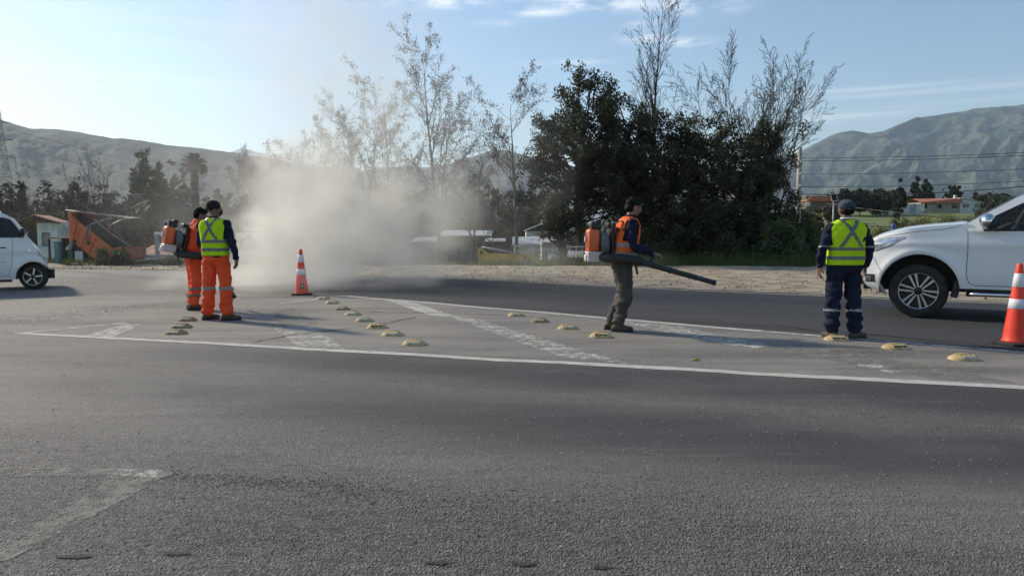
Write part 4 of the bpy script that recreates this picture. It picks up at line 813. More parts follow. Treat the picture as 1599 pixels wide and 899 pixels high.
# ------------------------------------------------------------------ far right: houses, wall, pole, wires
m_tile = mat('red_roof_tile', (.34, .10, .06), (.46, .17, .10), scale=3, rough=.85, stretch=(1, 6, 1))
m_cream = mat('cream_wall', (.30, .27, .22), (.42, .38, .31), scale=2)
Yh = 165; hx = AT(1485, 328, Yh)[0]; hb = AT(1485, 330, Yh)[2]
hs = empty('long_house', (hx, Yh, hb), label='long white house with a red tiled roof on the rise behind the pickup', cat='house')
def qh(px, py): p = AT(px, py, Yh); return (p[0] - hx, p[2] - hb)
a0, a1, a2 = qh(1439, 328)[0], qh(1499, 328)[0], qh(1532, 328)[0]; ze = qh(0, 316)[1]; zr = qh(0, 309.5)[1]; xm = qh(1516, 0)[0]
MB().box(((a0 + a1) / 2, 3.3, (ze - 1) / 2), (a1 - a0, 6, ze + 1)).build('wall', m_cream, hs)
MB().prism([(a1 + .004, -1), (a2 - .4, -1), (a2 - .4, ze), (xm, zr - .1), (a1 + .004, ze)], .0, 6.6).build('gable_wall', m_white, hs)
MB().add([(a0 - .6, -.6, ze), (a1 + .2, -.6, ze), (xm + .02, -.2, zr), (a0 - .3, 3.5, zr), (a0 - .3, 7.4, ze), (xm + 1, 7.4, ze), (a0 - .6, -.6, ze - .15), (a1 + .2, -.6, ze - .15), (xm + .02, -.2, zr - .15)], [(0, 1, 2, 3), (3, 2, 5, 4), (6, 7, 1, 0), (7, 8, 2, 1)]).build('roof', m_tile, hs)
MB().add([(xm, -.3, zr + .02), (a2 + .1, -.3, ze - .05), (a2 + .1, 6.8, ze - .05), (xm, 6.8, zr + .02), (xm, -.3, zr + .14), (a2 + .1, -.3, ze + .07), (a2 + .1, 6.8, ze + .07), (xm, 6.8, zr + .14)], [(3, 2, 1, 0), (4, 5, 6, 7), (0, 1, 5, 4), (1, 2, 6, 5), (2, 3, 7, 6), (3, 0, 4, 7)]).build('roof', m_white, hs)
m_win = mat('dark_pane', (.015, .018, .02), (.03, .035, .04), scale=2, rough=.15)
for px0, px1 in ((1504, 1512.5), (1522, 1530)):
    x0, z1 = qh(px0, 318); x1, z0 = qh(px1, 324); wf = MB().box(((x0 + x1) / 2, -.05, (z0 + z1) / 2), (x1 - x0 + .16, .08, z1 - z0 + .16)).build('window', m_white, hs); MB().box(((x0 + x1) / 2, -.10, (z0 + z1) / 2), (x1 - x0, .04, z1 - z0)).build('pane', m_win, wf); MB().box(((x0 + x1) / 2, -.125, (z0 + z1) / 2), (.06, .02, z1 - z0)).build('sash', m_white, wf)
for px0, px1 in ((1441, 1449), (1463, 1471), (1488, 1497)):
    x0, z1 = qh(px0, 318.5); x1, z0 = qh(px1, 325); MB().box(((x0 + x1) / 2, .27, (z0 + z1) / 2), (x1 - x0, .06, z1 - z0)).build('window', m_win, hs)
for px in (1439.5, 1455, 1476, 1487): MB().box((qh(px, 0)[0], -.35, ze / 2), (.18, .18, ze)).build('porch_post', m_cream, hs)
MB().box((xm - 1, .8, zr + .25), (.5, .5, .9)).build('chimney', m_white, hs)
sw = empty('garden_wall', (AT(1410, 328, 160)[0], 160, AT(0, 329.5, 160)[2]), label='low white wall running beside the long red-roofed house', cat='wall')
wl = 60 / F * 160; hw = 11 / F * 160
for i in range(6): MB().box((-wl / 2 + wl * (i + .5) / 6, 0, hw / 2 - .5), (wl / 6 - .05, .25, hw + 1)).build('panel', m_white if i % 2 else mat('grey_render', (.3, .3, .3), (.4, .4, .4), scale=2), sw)
for px, h_ in ((1391, 5.4), (1396, 5.2)): MB().box(((px - 1410) / F * 160, -.3, h_ * .42), (.35, .35, h_ * .75)).build('gate_pillar', m_white, sw)
sr = empty('red_roof_house', (AT(1275, 320, 130)[0], 130, AT(0, 326, 130)[2]), label='small house with a red roof and white end wall by the concrete pole', cat='house')
MB().box((0, 2, 1.1), (3.6, 4, 2.2)).build('wall', mat('brown_wall', (.09, .07, .05), (.14, .11, .08), scale=2), sr); MB().box((-1.5, -.1, .9), (.7, .1, .9)).build('white_panel', m_white, sr)
MB().prism([(-2.0, 1.3), (-1.2, 2.1), (2.0, 2.1), (2.6, 1.3)], -.5, 4).build('roof', m_tile, sr)
wsd = empty('white_shed', (AT(1560, 314, 210)[0], 210, AT(0, 318, 210)[2]), label='distant low white-roofed shed beyond the gable end', cat='shed')
MB().box((0, 2, .6), (4.5, 4, 1.6)).build('wall', m_cream, wsd); MB().prism([(-2.6, 1.4), (0, 2.3), (2.6, 1.5)], -.3, 4.3).build('roof', m_white, wsd)

m_conc = mat('pole_concrete', (.33, .30, .26), (.47, .43, .38), scale=4, rough=.9, stretch=(1, 1, .3))
def pole(px, Y, ty, lab):
    x, y, z = gz(px, Y); h = H + (HY - ty) / F * Y - z; t = empty('utility_pole', (x, y, z), label=lab, cat='pole'); MB().lathe([(.15, -.2), (.11, h)], 10).build('shaft', m_conc, t, smooth=True)
    for k in (.75, 1.35, 1.95, 2.5):
        MB().box((.0, -.14, h - k), (.09, .12, .05)).build('bracket', m_steel, t); MB().lathe([(.0, -.06), (.045, -.05), (.06, 0), (.045, .05), (.0, .06)], 8, c=(0, -.22, h - k)).build('insulator', m_white, t, smooth=True)
    return x, y, z + h
pa = pole(1244, 38, 232, 'square-topped concrete utility pole beside the dark evergreens')
pb = (30, 30.5, pa[2] - .6); tpole = empty('utility_pole', (pb[0], pb[1], ztf(pb[0], pb[1])), label='concrete utility pole further along, carrying the wires out of frame', cat='pole'); MB().lathe([(.15, -.2), (.11, pb[2] - ztf(pb[0], pb[1]))], 10).build('shaft', m_conc, tpole, smooth=True)
m_wire = mat('wire', (.02, .02, .02), (.03, .03, .03), rough=.6)
def wire(p, q_, sag, lab, r=.012, n=16):
    p, q_ = Vector(p), Vector(q_); P = [p.lerp(q_, i / n) + Vector((0, 0, -4 * sag * (i / n) * (1 - i / n))) for i in range(n + 1)]
    o = MB().tube(P, r, 5).build('overhead_wire', m_wire); tag(o, lab, 'wire', 'overhead wires')
wire(AT(1250, 247, 38), AT(1720, 232, 31), .1, 'topmost wire running from the pole across the mountain'); wire(AT(1246, 251, 38.2), AT(1720, 236, 31.2), .12, 'second wire from the top, close under the topmost wire')
wire(AT(1246, 272, 38), AT(1720, 258, 31), .1, 'third wire down, halfway up the mountain'); wire(AT(1246, 292, 38), AT(1720, 276, 31), .12, 'fourth wire down, across the foot of the mountain'); wire(AT(1246, 303, 38), AT(1720, 278, 31), .28, 'lowest sagging wire just above the tree tops', .018)
wire(AT(1290, 318, 40), AT(1700, 358, 24), .1, 'black cable falling across the green field towards the pickup', .02); wire(AT(1236, 340, 36), AT(1700, 342, 22), .35, 'drooping cable in front of the field brush', .016)
for i in range(3): wire(AT(1236, 248 + 20 * i, 38), AT(1000, 262 + 16 * i, 46), .2, ('upper', 'middle', 'lower')[i] + ' wire passing from the pole behind the evergreens')
# tilted panel on its pole
x, y, z = gz(1299, 44); tpn = empty('panel_mast', (x, y, z), label='thin mast with a tilted dark panel in a white frame above the man in navy', cat='panel mast'); hz_ = H + (HY - 314) / F * 44 - z
MB().tube([(0, 0, 0), (0, 0, hz_)], .045, 8).build('mast', m_steel, tpn, smooth=True)
def qt(px, py): p = AT(px, py, 44); return (p[0] - x, p[2] - z)
c4 = [qt(1296, 303), qt(1304.5, 302), qt(1308.5, 313), qt(1299.5, 314.5)]
MB().prism(c4, -.02, .02).build('panel', m_dark, tpn)
for i in range(4):
    a, b_ = c4[i], c4[(i + 1) % 4]; MB().tube([(a[0], -.03, a[1]), (b_[0], -.03, b_[1])], .028, 6).build('frame_bar', m_white, tpn)
# blue post and fence
x, y, z = gz(1393, 42); bp_ = MB().lathe([(0, 0), (.13, 0), (.13, 1.02), (.11, 1.06), (.05, 1.08), (.05, 1.12), (0, 1.12)], 14).build('blue_drum_post', mat('blue_plastic', (.03, .10, .25), (.05, .15, .33), rough=.5), smooth=True, loc=(x, y, H + (HY - 364) / F * 42 + .0 - .55)); tag(bp_, 'blue cylindrical post behind the nose of the pickup', 'post')
fn = empty('wire_fence', (14, 34, 0), label='wire fence with thin timber posts along the field edge', cat='fence')
fpts = [(12 + i * 1.7, 35.5 - i * .55) for i in range(16)]
for (fx, fy) in fpts: MB().box((fx - 14, fy - 34, ztf(fx, fy) + .5), (.07, .07, 1.2)).build('post', m_darkwood, fn)
for hz2 in (.35, .65, .95): MB().tube([(fx - 14, fy - 34.05, ztf(fx, fy) + hz2) for fx, fy in fpts], .008, 4).build('strand', m_wire, fn)

# pylon on the left
Yp = 300; pb_ = AT(3, 300, Yp); py_ = empty('lattice_pylon', (pb_[0], Yp, -2), label='grey steel lattice pylon against the hill above the van', cat='pylon'); Hp = H + (HY - 168) / F * Yp + 2
def sec(z): t = z / Hp; return 4.2 * (1 - t) ** 1.1 + .5
for sx in (-1, 1):
    for sy in (-1, 1): MB().tube([(sx * sec(z) * .9, sy * sec(z) * .9, z) for z in np.linspace(0, Hp * .96, 9)], .17, 4).build('leg', m_steel, py_)
zs = np.linspace(0, Hp * .94, 15); br = MB()
for za, zb in zip(zs, zs[1:]):
    for f_ in range(4):
        c = [(-1, -1), (1, -1), (1, 1), (-1, 1)]; a, b_ = c[f_], c[(f_ + 1) % 4]; sa, sb = sec(za) * .9, sec(zb) * .9
        br.tube([(a[0] * sa, a[1] * sa, za), (b_[0] * sb, b_[1] * sb, zb)], .09, 3, caps=False).tube([(b_[0] * sa, b_[1] * sa, za), (a[0] * sb, a[1] * sb, zb)], .09, 3, caps=False).tube([(a[0] * sa, a[1] * sa, za), (b_[0] * sa, b_[1] * sa, za)], .09, 3, caps=False)
br.build('lattice_bracing', m_steel, py_)
for py2, ln in ((195, 5.0), (221, 5.6), (247, 6.2)):
    z_ = H + (HY - py2) / F * Yp + 2; MB().tube([(-ln, 0, z_), (0, 0, z_ + .9), (ln, 0, z_)], .16, 4).tube([(-ln, 0, z_), (ln, 0, z_)], .16, 4).build('cross_arm', m_steel, py_)
    for s_ in (-1, 1): MB().tube([(s_ * ln, 0, z_), (s_ * ln, 0, z_ - 3.2)], .1, 4).build('insulator_string', m_steel, py_)
MB().tube([(0, 0, Hp * .94), (0, 0, Hp + 1)], .15, 4).build('spire', m_steel, py_)
for i, (py2, ln) in enumerate(((205, 5), (231, 5.6), (257, 6.2))):
    p0 = (pb_[0] + ln, Yp, H + (HY - py2) / F * Yp); wire(p0, (p0[0] + 140, Yp + 160, p0[2] - 14), 9, ('upper', 'middle', 'lower')[i] + ' power line leaving the pylon across the hill', .06, 24)

# low spreading yard trees hide the foot of the dark belt; a belt of undergrowth closes the wood
def belt(name, n, fx, lab, m, size, rad, k=30):
    r3 = np.random.RandomState(8); C = np.array([fx(r3) for _ in range(n)]); V, Q = leafquads(C, rad, k, size, r3, .55); tag(link(np_mesh(name, V, Q), name, m), lab, kind='stuff')
def _b1(r):
    y = r.uniform(62, 95); x = r.uniform(-.62, .12) * y; return (x, y, ztf(x, y) + r.rand() ** 1.3 * 5.0 + .3)
belt('undergrowth', 2600, _b1, 'dark grey-green undergrowth below the far trees', m_far, .15, .8)
def _b2(r):
    y = r.uniform(44, 58); x = r.uniform(-.72, -.5) * y; return (x, y, ztf(x, y) + r.rand() * 3.6 + .2)
belt('brown_undergrowth', 1500, _b2, 'brown undergrowth between the bare stems', m_far_b, .12, .6)
def _b3(r):
    y = r.uniform(215, 330); x = r.uniform(.36, .85) * y; return (x, y, ztf(x, y) + abs(r.normal()) * 1.9 + .3)
belt('hedgerow', 900, _b3, 'dark hedgerow behind the far houses', m_far, .45, 2.0)
def _b4(r):
    y = r.uniform(31.5, 36); x = r.uniform(.06, .37) * y; return (x, y, ztf(x, y) + r.rand() * 1.9 + .1)
belt('dark_undergrowth', 900, _b4, 'dense dark undergrowth beneath the evergreens', m_leaf_dark, .09, .5)

# ------------------------------------------------------------------ vehicles
m_paintw = mat('white_car_paint', (.80, .79, .77), (.84, .83, .81), scale=1.5, rough=.28, coat=.8)
m_vanw = mat('white_van_paint', (.76, .75, .73), (.82, .81, .79), scale=1.2, rough=.35, coat=.5)
m_glass = glassmat('tinted_glass', (.012, .016, .016), .03, .62)
m_rubber = mat('tyre_rubber', (.016, .016, .016), (.035, .033, .03), scale=12, rough=.85, bump=.002)
m_blackp = mat('black_plastic', (.012, .012, .012), (.022, .022, .022), scale=10, rough=.5)
m_chrome = mat('chrome', (.75, .75, .75), (.85, .85, .85), rough=.12, metal=1)
m_alloy = mat('alloy', (.55, .55, .55), (.68, .68, .68), scale=8, rough=.28, metal=.9)
m_lamp = mat('headlamp_lens', (.26, .28, .30), (.50, .52, .54), scale=9, rough=.08, coat=1)
m_seam = mat('panel_gap', (.03, .03, .03), (.05, .05, .05), rough=.8)
m_inter = mat('cabin_trim', (.05, .045, .04), (.09, .08, .07), scale=5, rough=.8)
def lerp(x, P): P = sorted(P); return float(np.interp(x, [p[0] for p in P], [p[1] for p in P]))
def dense(a, b, step, extra=()):
    L_ = list(np.arange(a, b, step)) + [b] + [e for e in extra if a <= e <= b]; L_ = sorted(set(round(v, 4) for v in L_)); return L_
class Car:
    def __init__(s, S): s.S = S
    def x(s, u, z):
        S = s.S; k = S['x0']
        if u <= k: return u
        return k + (u - k) / (S['xn'] - k) * (lerp(z, S['nose']) - k)
    def y(s, u, z):
        S = s.S; W = S['W']; y = W - S['tuck'] * max(0, (S['zw'] - z)) ** 1.3 - S['lean'] * max(0, z - S['zbelt'])
        y += .012 * math.exp(-((z - (S['zcrease'])) / .05) ** 2)
        if u > S['x0'] - .1: y -= S['taper'] * ((u - S['x0'] + .1) / (S['xn'] - S['x0'] + .1)) ** 2
        if u < S['tail'] + .35: y -= .06 * ((S['tail'] + .35 - u) / .35) ** 2
        for ax in S['axles']:
            r = math.hypot(u - ax, z - S['zax']); y += S['flare'] * math.exp(-((r - S['ra'] - .045) / .055) ** 2)
        return y
    def zlo(s, u):
        S = s.S; b = lerp(u, S['sill'])
        for ax in S['axles']:
            if abs(u - ax) < S['ra']: b = max(b, S['zax'] + math.sqrt(S['ra'] ** 2 - (u - ax) ** 2))
        return b
    def zhi(s, u): return lerp(u, s.S['top'])
    def cols(s, a, b, step=.06):
        ex = []
        for ax in s.S['axles']: ex += [ax + s.S['ra'] * math.cos(t) for t in np.linspace(0, math.pi, 25)] + [ax - s.S['ra'] - .001, ax + s.S['ra'] + .001]
        return dense(a, b, step, ex)
    def patch(s, cols, lo, hi, rows, off=0, sg=1):
        out = []
        for u in cols:
            a, b = lo(u), hi(u); out.append([(s.x(u, z), sg * (s.y(u, z) + off), z) for z in [a + (b - a) * i / rows for i in range(rows + 1)]])
        return out if sg > 0 else out[::-1]
    def make(s, name, loc, rz, paint, label, cat, yc):
        S = s.S; t = empty(name, loc, rz, label=label, cat=cat); s.t = t; s.o = Vector((0, yc, 0)); b = MB(); L_ = s.cols(S['tail'], S['xn'])
        for sg in (1, -1): b.grid(s.patch(L_, s.zlo, s.zhi, 16, 0, sg))
        # bonnet / bed top / cabin floor as a crowned surface from side to side
        rows = []
        for u in L_:
            z = s.zhi(u); yy = s.y(u, z); x = s.x(u, z); c = S['crown'] if u > S['cab'][0] else 0
            rows.append([(x, yy * k, z + c * (1 - k * k) ** .8 if abs(k) < 1 else z) for k in np.linspace(1, -1, 15)])
        top = [r for r, u in zip(rows, L_) if u >= S['cab'][0] - .1]; b.grid([r[::-1] for r in top][::-1])
        # front and tail faces
        z0 = s.zlo(S['xn'] - .001); zs = [z0 + (s.zhi(S['xn']) - z0) * i / 14 for i in range(15)]
        b.grid([[(s.x(S['xn'], z) + S['fb'] * (1 - k * k), s.y(S['xn'], z) * k, z) for k in np.linspace(-1, 1, 13)] for z in zs])
        zs = [S['sill'][0][1] + (s.zhi(S['tail']) - S['sill'][0][1]) * i / 8 for i in range(9)]
        b.grid([[(S['tail'], s.y(S['tail'], z) * k, z) for k in np.linspace(1, -1, 9)] for z in zs])
        s.part(b, 'body', paint)
        return t
    def part(s, mb, name, m, parent=None, smooth=True, bevel=0):
        mb.v = [(v[0], v[1] + s.o.y, v[2]) for v in mb.v]; return mb.build(name, m, parent or s.t, smooth, bevel)
    def wheel(s, ax, side, r, rr, w_, m_rim, style, steer=0):
        e_ = bpy.data.objects.new('wheel', None); COL.objects.link(e_); e_.parent = s.t; e_.location = (ax, s.o.y + side * (s.S['W'] - w_ / 2 - .03), r); e_.rotation_euler = (0, R(0), R(steer)); sg = side
        prof = [(rr, -w_ / 2 + .01), (r - .05, -w_ / 2), (r - .015, -w_ / 2 + .02), (r, -w_ / 2 + .05), (r, w_ / 2 - .05), (r - .015, w_ / 2 - .02), (r - .05, w_ / 2), (rr, w_ / 2 - .01), (rr - .01, w_ / 2 - .03)]
        ty = MB().lathe(prof, 48, axis='y', caps=False); 
        ty.build('tyre', m_rubber, e_, smooth=True)
        for k in range(28):
            pass
        o = sg * (w_ / 2); rm = MB(); rm.lathe([(rr - .006, o - sg * .03), (rr - .003, o - sg * .004), (rr + .006, o - sg * .002), (rr + .004, o - sg * .03)], 40, axis='y', caps=False)
        if style == 'twin':
            for k in range(6):
                for d_ in (-1, 1):
                    a0 = 2 * math.pi * k / 6 + .2 + d_ * .34; a1 = 2 * math.pi * k / 6 + .2 + d_ * .165; p0, p1 = Vector((math.cos(a0) * .055, math.sin(a0) * .055)), Vector((math.cos(a1) * (rr - .004), math.sin(a1) * (rr - .004))); dd = (p1 - p0).normalized(); n_ = Vector((-dd.y, dd.x))
                    rm.prism([tuple(p0 - n_ * .010), tuple(p1 - n_ * .017), tuple(p1 + n_ * .017), tuple(p0 + n_ * .010)], min(o - sg * .03, o - sg * .008), max(o - sg * .03, o - sg * .008))
        else:
            for k in range(5):
                a0 = 2 * math.pi * k / 5; p0, p1 = Vector((math.cos(a0) * .03, math.sin(a0) * .03)), Vector((math.cos(a0 + .12) * (rr - .004), math.sin(a0 + .12) * (rr - .004))); dd = (p1 - p0).normalized(); n_ = Vector((-dd.y, dd.x))
                rm.prism([tuple(p0 - n_ * .014), tuple(p1 - n_ * .02), tuple(p1 + n_ * .02), tuple(p0 + n_ * .014)], min(o - sg * .035, o - sg * .012), max(o - sg * .035, o - sg * .012))
        rm.build('rim', m_rim, e_, smooth=False, bevel=.002); MB().lathe([(.0, o + sg * .0), (.03, o - sg * .002), (.05, o - sg * .02), (.06, o - sg * .05)], 20, axis='y').build('hub', m_blackp, e_, smooth=True)
        MB().lathe([(rr + .01, o - sg * .075), (.02, o - sg * .085), (0, o - sg * .085)], 32, axis='y', caps=False).build('brake_disc', m_blackp, e_)
        return e_
    def line(s, pts, sg=1, w_=.008, name='panel_seam', m=None):          # thin dark gap following the body side
        P = [];
        for (u0, z0), (u1, z1) in zip(pts, pts[1:]):
            n = max(2, int(math.hypot(u1 - u0, z1 - z0) / .05))
            for i in range(n): P.append((u0 + (u1 - u0) * i / n, z0 + (z1 - z0) * i / n))
        P.append(pts[-1]); rows = []
        for i, (u, z) in enumerate(P):
            a = P[max(0, i - 1)]; b_ = P[min(len(P) - 1, i + 1)]; d = Vector((b_[0] - a[0], b_[1] - a[1])).normalized(); n_ = (-d.y, d.x)
            rows.append([(s.x(u + n_[0] * k, z + n_[1] * k), sg * (s.y(u, z) + .003), z + n_[1] * k) for k in (-w_ / 2, w_ / 2)])
        s.part(MB().grid(rows), name, m or m_seam, smooth=False)

# --- pickup
S = dict(tail=-4.55, xn=.75, x0=.15, W=.97, tuck=.22, lean=.12, zw=.62, zbelt=1.12, zcrease=1.10, taper=.20, axles=(0, -3.35), zax=.42, ra=.53, flare=.022, crown=.05, fb=.10, cab=(-.6, -2.95),
         sill=[(-4.55, .55), (-3.9, .5), (-2.9, .46), (-.5, .46), (.5, .36), (.6, .31), (.75, .42)],
         top=[(-4.55, 1.30), (-2.95, 1.30), (-.75, 1.30), (-.66, 1.37), (-.6, 1.405), (-.43, 1.385), (-.1, 1.36), (.32, 1.305), (.52, 1.265), (.64, 1.23), (.71, 1.19), (.75, 1.14)],
         nose=[(.3, .50), (.36, .60), (.45, .71), (.55, .745), (.75, .735), (.9, .73), (1.0, .715), (1.1, .70), (1.18, .66), (1.25, .58), (1.32, .5)])
pk = Car(S); o_ = G(1432, 495)
pt_ = pk.make('pickup_truck', (o_[0], o_[1], .0), math.atan2(.505, -.863), m_paintw, 'white pickup truck entering the frame, standing behind the tall cone at the roadside', 'pickup', -.86)
def cab(c, belt, win, roof, xa, xb, ins, paint, ws, pillars, parts=True):
    S = c.S; L_ = dense(xb, xa, .05, [p[0] for p in win] + [p[0] + .001 for p in win] + [p[0] for p in roof]); ycab = lambda u, z: c.y(u, S['zbelt']) - .02 - ins * max(0, z - belt) 
    def P(cols, lo, hi, rows, off, sg):
        out = []
        for u in cols:
            a, b = lo(u), hi(u); out.append([(u, sg * (ycab(u, z) + off - .02 * max(0, (z - (belt + .4)) / .2) ** 2), z) for z in [a + (b - a) * i / rows for i in range(rows + 1)]])
        return out if sg > 0 else out[::-1]
    wt = lambda u: lerp(u, win) if win[0][0] < u < win[-1][0] else belt
    win = sorted(win); rf = lambda u: lerp(u, roof); wlo = lambda u: lerp(u, c.S.get('winlo', [(0, belt + .02)]))
    b = MB(); g = MB()
    for sg in (1, -1):
        b.grid(P(L_, lambda u: min(wt(u), rf(u)), rf, 5, 0, sg)); b.grid(P(L_, lambda u: S['zlow'], wlo if False else (lambda u: belt + .012), 3, 0, sg))
        Wc = [u for u in L_ if win[0][0] <= u <= win[-1][0]]; 
        for (pa, pb2) in pillars: b.grid(P(dense(pa, pb2, .03), lambda u: belt, lambda u: min(lerp(u, win), rf(u)), 4, .004, sg))
    zs = rf; rows = [[(u, k * (ycab(u, rf(u)) - .02 * max(0, (rf(u) - (belt + .4)) / .2) ** 2), rf(u) + .035 * (1 - k * k)) for k in np.linspace(-1, 1, 13)] for u in L_ if u <= ws[1] + 1e-6]
    b.grid([r for r in rows][::-1]); c.part(b, 'cabin', paint)
    # windscreen
    wsu = [u for u in L_ if u >= ws[1] - 1e-6]; c.part(MB().grid([[(u + .05 * (1 - k * k), k * (ycab(u, rf(u))), rf(u) - .004) for k in np.linspace(-1, 1, 13)] for u in wsu][::-1]), 'windscreen', m_glass)
    edges = [win[0][0]] + sorted(x for p in pillars for x in p) + [win[-1][0]]
    for sg in (1, -1):
        for a, b_ in zip(edges[::2], edges[1::2]):
            cc = [u for u in dense(a, b_, .04, [p[0] for p in win])]; c.part(MB().grid(P(cc, lambda u: belt + .008, lambda u: max(belt + .012, min(lerp(u, win), rf(u))), 4, -.004, sg)), 'side_window', m_glass)
            tr = MB().grid(P(cc, lambda u: belt - .004, lambda u: belt + .016, 1, .006, sg)); c.part(tr, 'window_trim', m_blackp, smooth=False)
    zb = rf(xb); c.part(MB().grid([[(xb, k * ycab(xb, z), z) for k in np.linspace(1, -1, 5)] for z in (belt, belt + .15, zb)]), 'rear_window', m_glass)
S['zlow'] = 1.26
cab(pk, 1.295, [(-2.75, 1.50), (-2.6, 1.72), (-1.9, 1.79), (-1.5, 1.765), (-1.25, 1.69), (-.86, 1.475), (-.80, 1.42), (-.79, 1.30)], [(-2.95, 1.40), (-2.80, 1.84), (-2.2, 1.90), (-1.6, 1.89), (-1.25, 1.81), (-.89, 1.59), (-.60, 1.412)], -.6, -2.95, .42, m_paintw, (-.6, -1.35), [(-1.78, -1.70)])
# arch liners and underbody
for ax in (0, -3.35):
    for sg in (1, -1):
        rows = []
        for t_ in np.linspace(-.15, math.pi + .15, 22):
            rows.append([(ax + .525 * math.cos(t_), sg * y_, .42 + .52 * math.sin(t_)) for y_ in (.975, .9, .6, .35)])
        pk.part(MB().grid(rows if sg < 0 else rows[::-1]).grid([[(ax + .525 * math.cos(t_) * k, sg * .36, .42 + .52 * math.sin(t_) * k) for k in (0, 1)] for t_ in np.linspace(0, math.pi, 14)]), 'arch_liner', m_blackp)
pk.part(MB().box((-1.7, 0, .55), (2.2, 1.5, .25)).box((-1.7, 0, .42), (5, .5, .12)).box((.25, 0, .5), (.5, .8, .25)), 'chassis', m_blackp, smooth=False)
for sg in (1, -1):
    pk.part(MB().box((-.485, sg * .86, .44), (.09, .2, .24), M=Matrix.Rotation(R(-12), 3, 'Y')), 'mud_flap', m_blackp, smooth=False)
    pk.part(MB().tube([(-.62, sg * .95, .38), (-.75, sg * 1.0, .385), (-2.6, sg * 1.0, .385), (-2.72, sg * .93, .38)], .032, 10), 'step_bar', m_chrome); pk.part(MB().box((-1.6, sg * .96, .412), (1.7, .12, .012)).box((-1.1, sg * .8, .42), (.06, .3, .04)).box((-2.3, sg * .8, .42), (.06, .3, .04)), 'step_tread', m_blackp, smooth=False)
    pk.part(MB().box((-1.7, sg * .90, .47), (2.2, .06, .09)), 'sill', m_blackp, smooth=False)
for ax in (0, -3.35):
    for sg in (1, -1): pk.wheel(ax, sg, .40, .262, .26, m_alloy, 'twin')
for sg in (1, -1):
    pk.part(MB().grid(pk.patch(dense(.22, .745, .03), lambda u: lerp(u, [(.22, 1.185), (.45, 1.06), (.6, 1.0), (.75, .99)]), lambda u: lerp(u, [(.22, 1.215), (.5, 1.20), (.66, 1.165), (.75, 1.12)]), 4, .006, sg)), 'headlight', m_lamp)
    pk.part(MB().grid(pk.patch(dense(.34, .66, .03), lambda u: lerp(u, [(.34, 1.165), (.66, 1.06)]), lambda u: lerp(u, [(.34, 1.185), (.66, 1.11)]), 3, .010, sg)), 'lamp_streak', m_chrome)  # bright chrome streak laid over the lens
    pk.line([(.20, 1.20), (.45, 1.05), (.6, .99), (.745, .98)], sg, .01); pk.line([(.66, 1.185), (.45, 1.225), (.2, 1.262), (.0, 1.29), (-.3, 1.318), (-.52, 1.37)], sg, .007)
    pk.line([(-.60, 1.30), (-.61, 1.0), (-.60, .66), (-.64, .54), (-.72, .51), (-1.6, .51), (-1.72, .56), (-1.74, 1.0), (-1.74, 1.29)], sg, .008); pk.line([(-1.75, .56), (-1.85, .51), (-2.4, .51), (-2.78, .9), (-2.86, 1.29)], sg, .008)
    pk.line([(.53, .70), (.62, .86), (.70, .94)], sg, .006); pk.line([(-2.97, .5), (-2.97, 1.3)], sg, .02)
    for hx_ in (-1.55, -2.62): pk.part(MB().tube([(hx_ - .09, sg * .955, 1.13), (hx_ - .07, sg * .985, 1.13), (hx_ + .07, sg * .985, 1.13), (hx_ + .09, sg * .955, 1.13)], .014, 8), 'door_handle', m_chrome)
    pk.part(MB().grid(pk.patch(dense(.66, .745, .02), lambda u: .535, lambda u: .60, 2, .008, sg)), 'fog_lamp', m_chrome)
    pk.part(MB().grid(pk.patch(dense(.60, .745, .02), lambda u: .51, lambda u: .63, 2, .005, sg)), 'fog_surround', m_blackp)
    mi = MB(); mi.ell((-.83, sg * 1.07, 1.43), (.105, .15, .115), 20, 12); mo = pk.part(mi, 'door_mirror', m_chrome)
    m2_ = MB().ell((-.875, sg * 1.07, 1.40), (.10, .145, .105), 20, 12).box((-.83, sg * .93, 1.345), (.09, .16, .06)); m2_.v = [(v[0], v[1] + pk.o.y, v[2]) for v in m2_.v]; m2_.build('mirror_housing', m_blackp, mo, smooth=True)
pk.part(MB().box((.83, 0, .93), (.05, .95, .26)).box((.80, 0, .52), (.08, 1.0, .14)), 'grille', m_blackp, smooth=False, bevel=.02)
pk.part(MB().box((.856, .0, 1.03), (.02, .9, .03)).box((.856, .3, .93), (.02, .03, .22)).box((.856, -.3, .93), (.02, .03, .22)), 'grille_trim', m_chrome, smooth=False)
# cabin insides
for sy in (-.42, .42):
    pk.part(MB().box((-1.62, sy, .95), (.5, .5, .25)).box((-1.88, sy, 1.22), (.14, .48, .6), M=Matrix.Rotation(R(-12), 3, 'Y')).box((-1.95, sy, 1.6), (.1, .26, .2)), 'seat', m_inter, smooth=False, bevel=.04)
pk.part(MB().box((-.95, 0, 1.22), (.5, 1.5, .2)).box((-2.9, 0, 1.0), (.06, 1.6, .6)), 'dashboard', m_inter, smooth=False, bevel=.03)
st_ = MB(); ring = [Matrix.Rotation(R(-25), 3, 'Y') @ Vector((0, .19 * math.cos(a), .19 * math.sin(a))) + Vector((-1.22, .42, 1.42)) for a in np.linspace(0, 2 * math.pi, 25)]; st_.tube(ring, .016, 8, caps=False).tube([ring[0], (-1.2, .42, 1.42), ring[12]], .014, 6).tube([(-1.2, .42, 1.42), (-.95, .42, 1.3)], .03, 8)
pk.part(st_, 'steering_wheel', mat('grey_leather', (.25, .25, .24), (.32, .32, .3), rough=.5))
pk.part(MB().grid([[(u, k * .85, .62) for k in (-1, 1)] for u in (-4.5, -2.98)]), 'bed_floor', m_blackp, smooth=False)

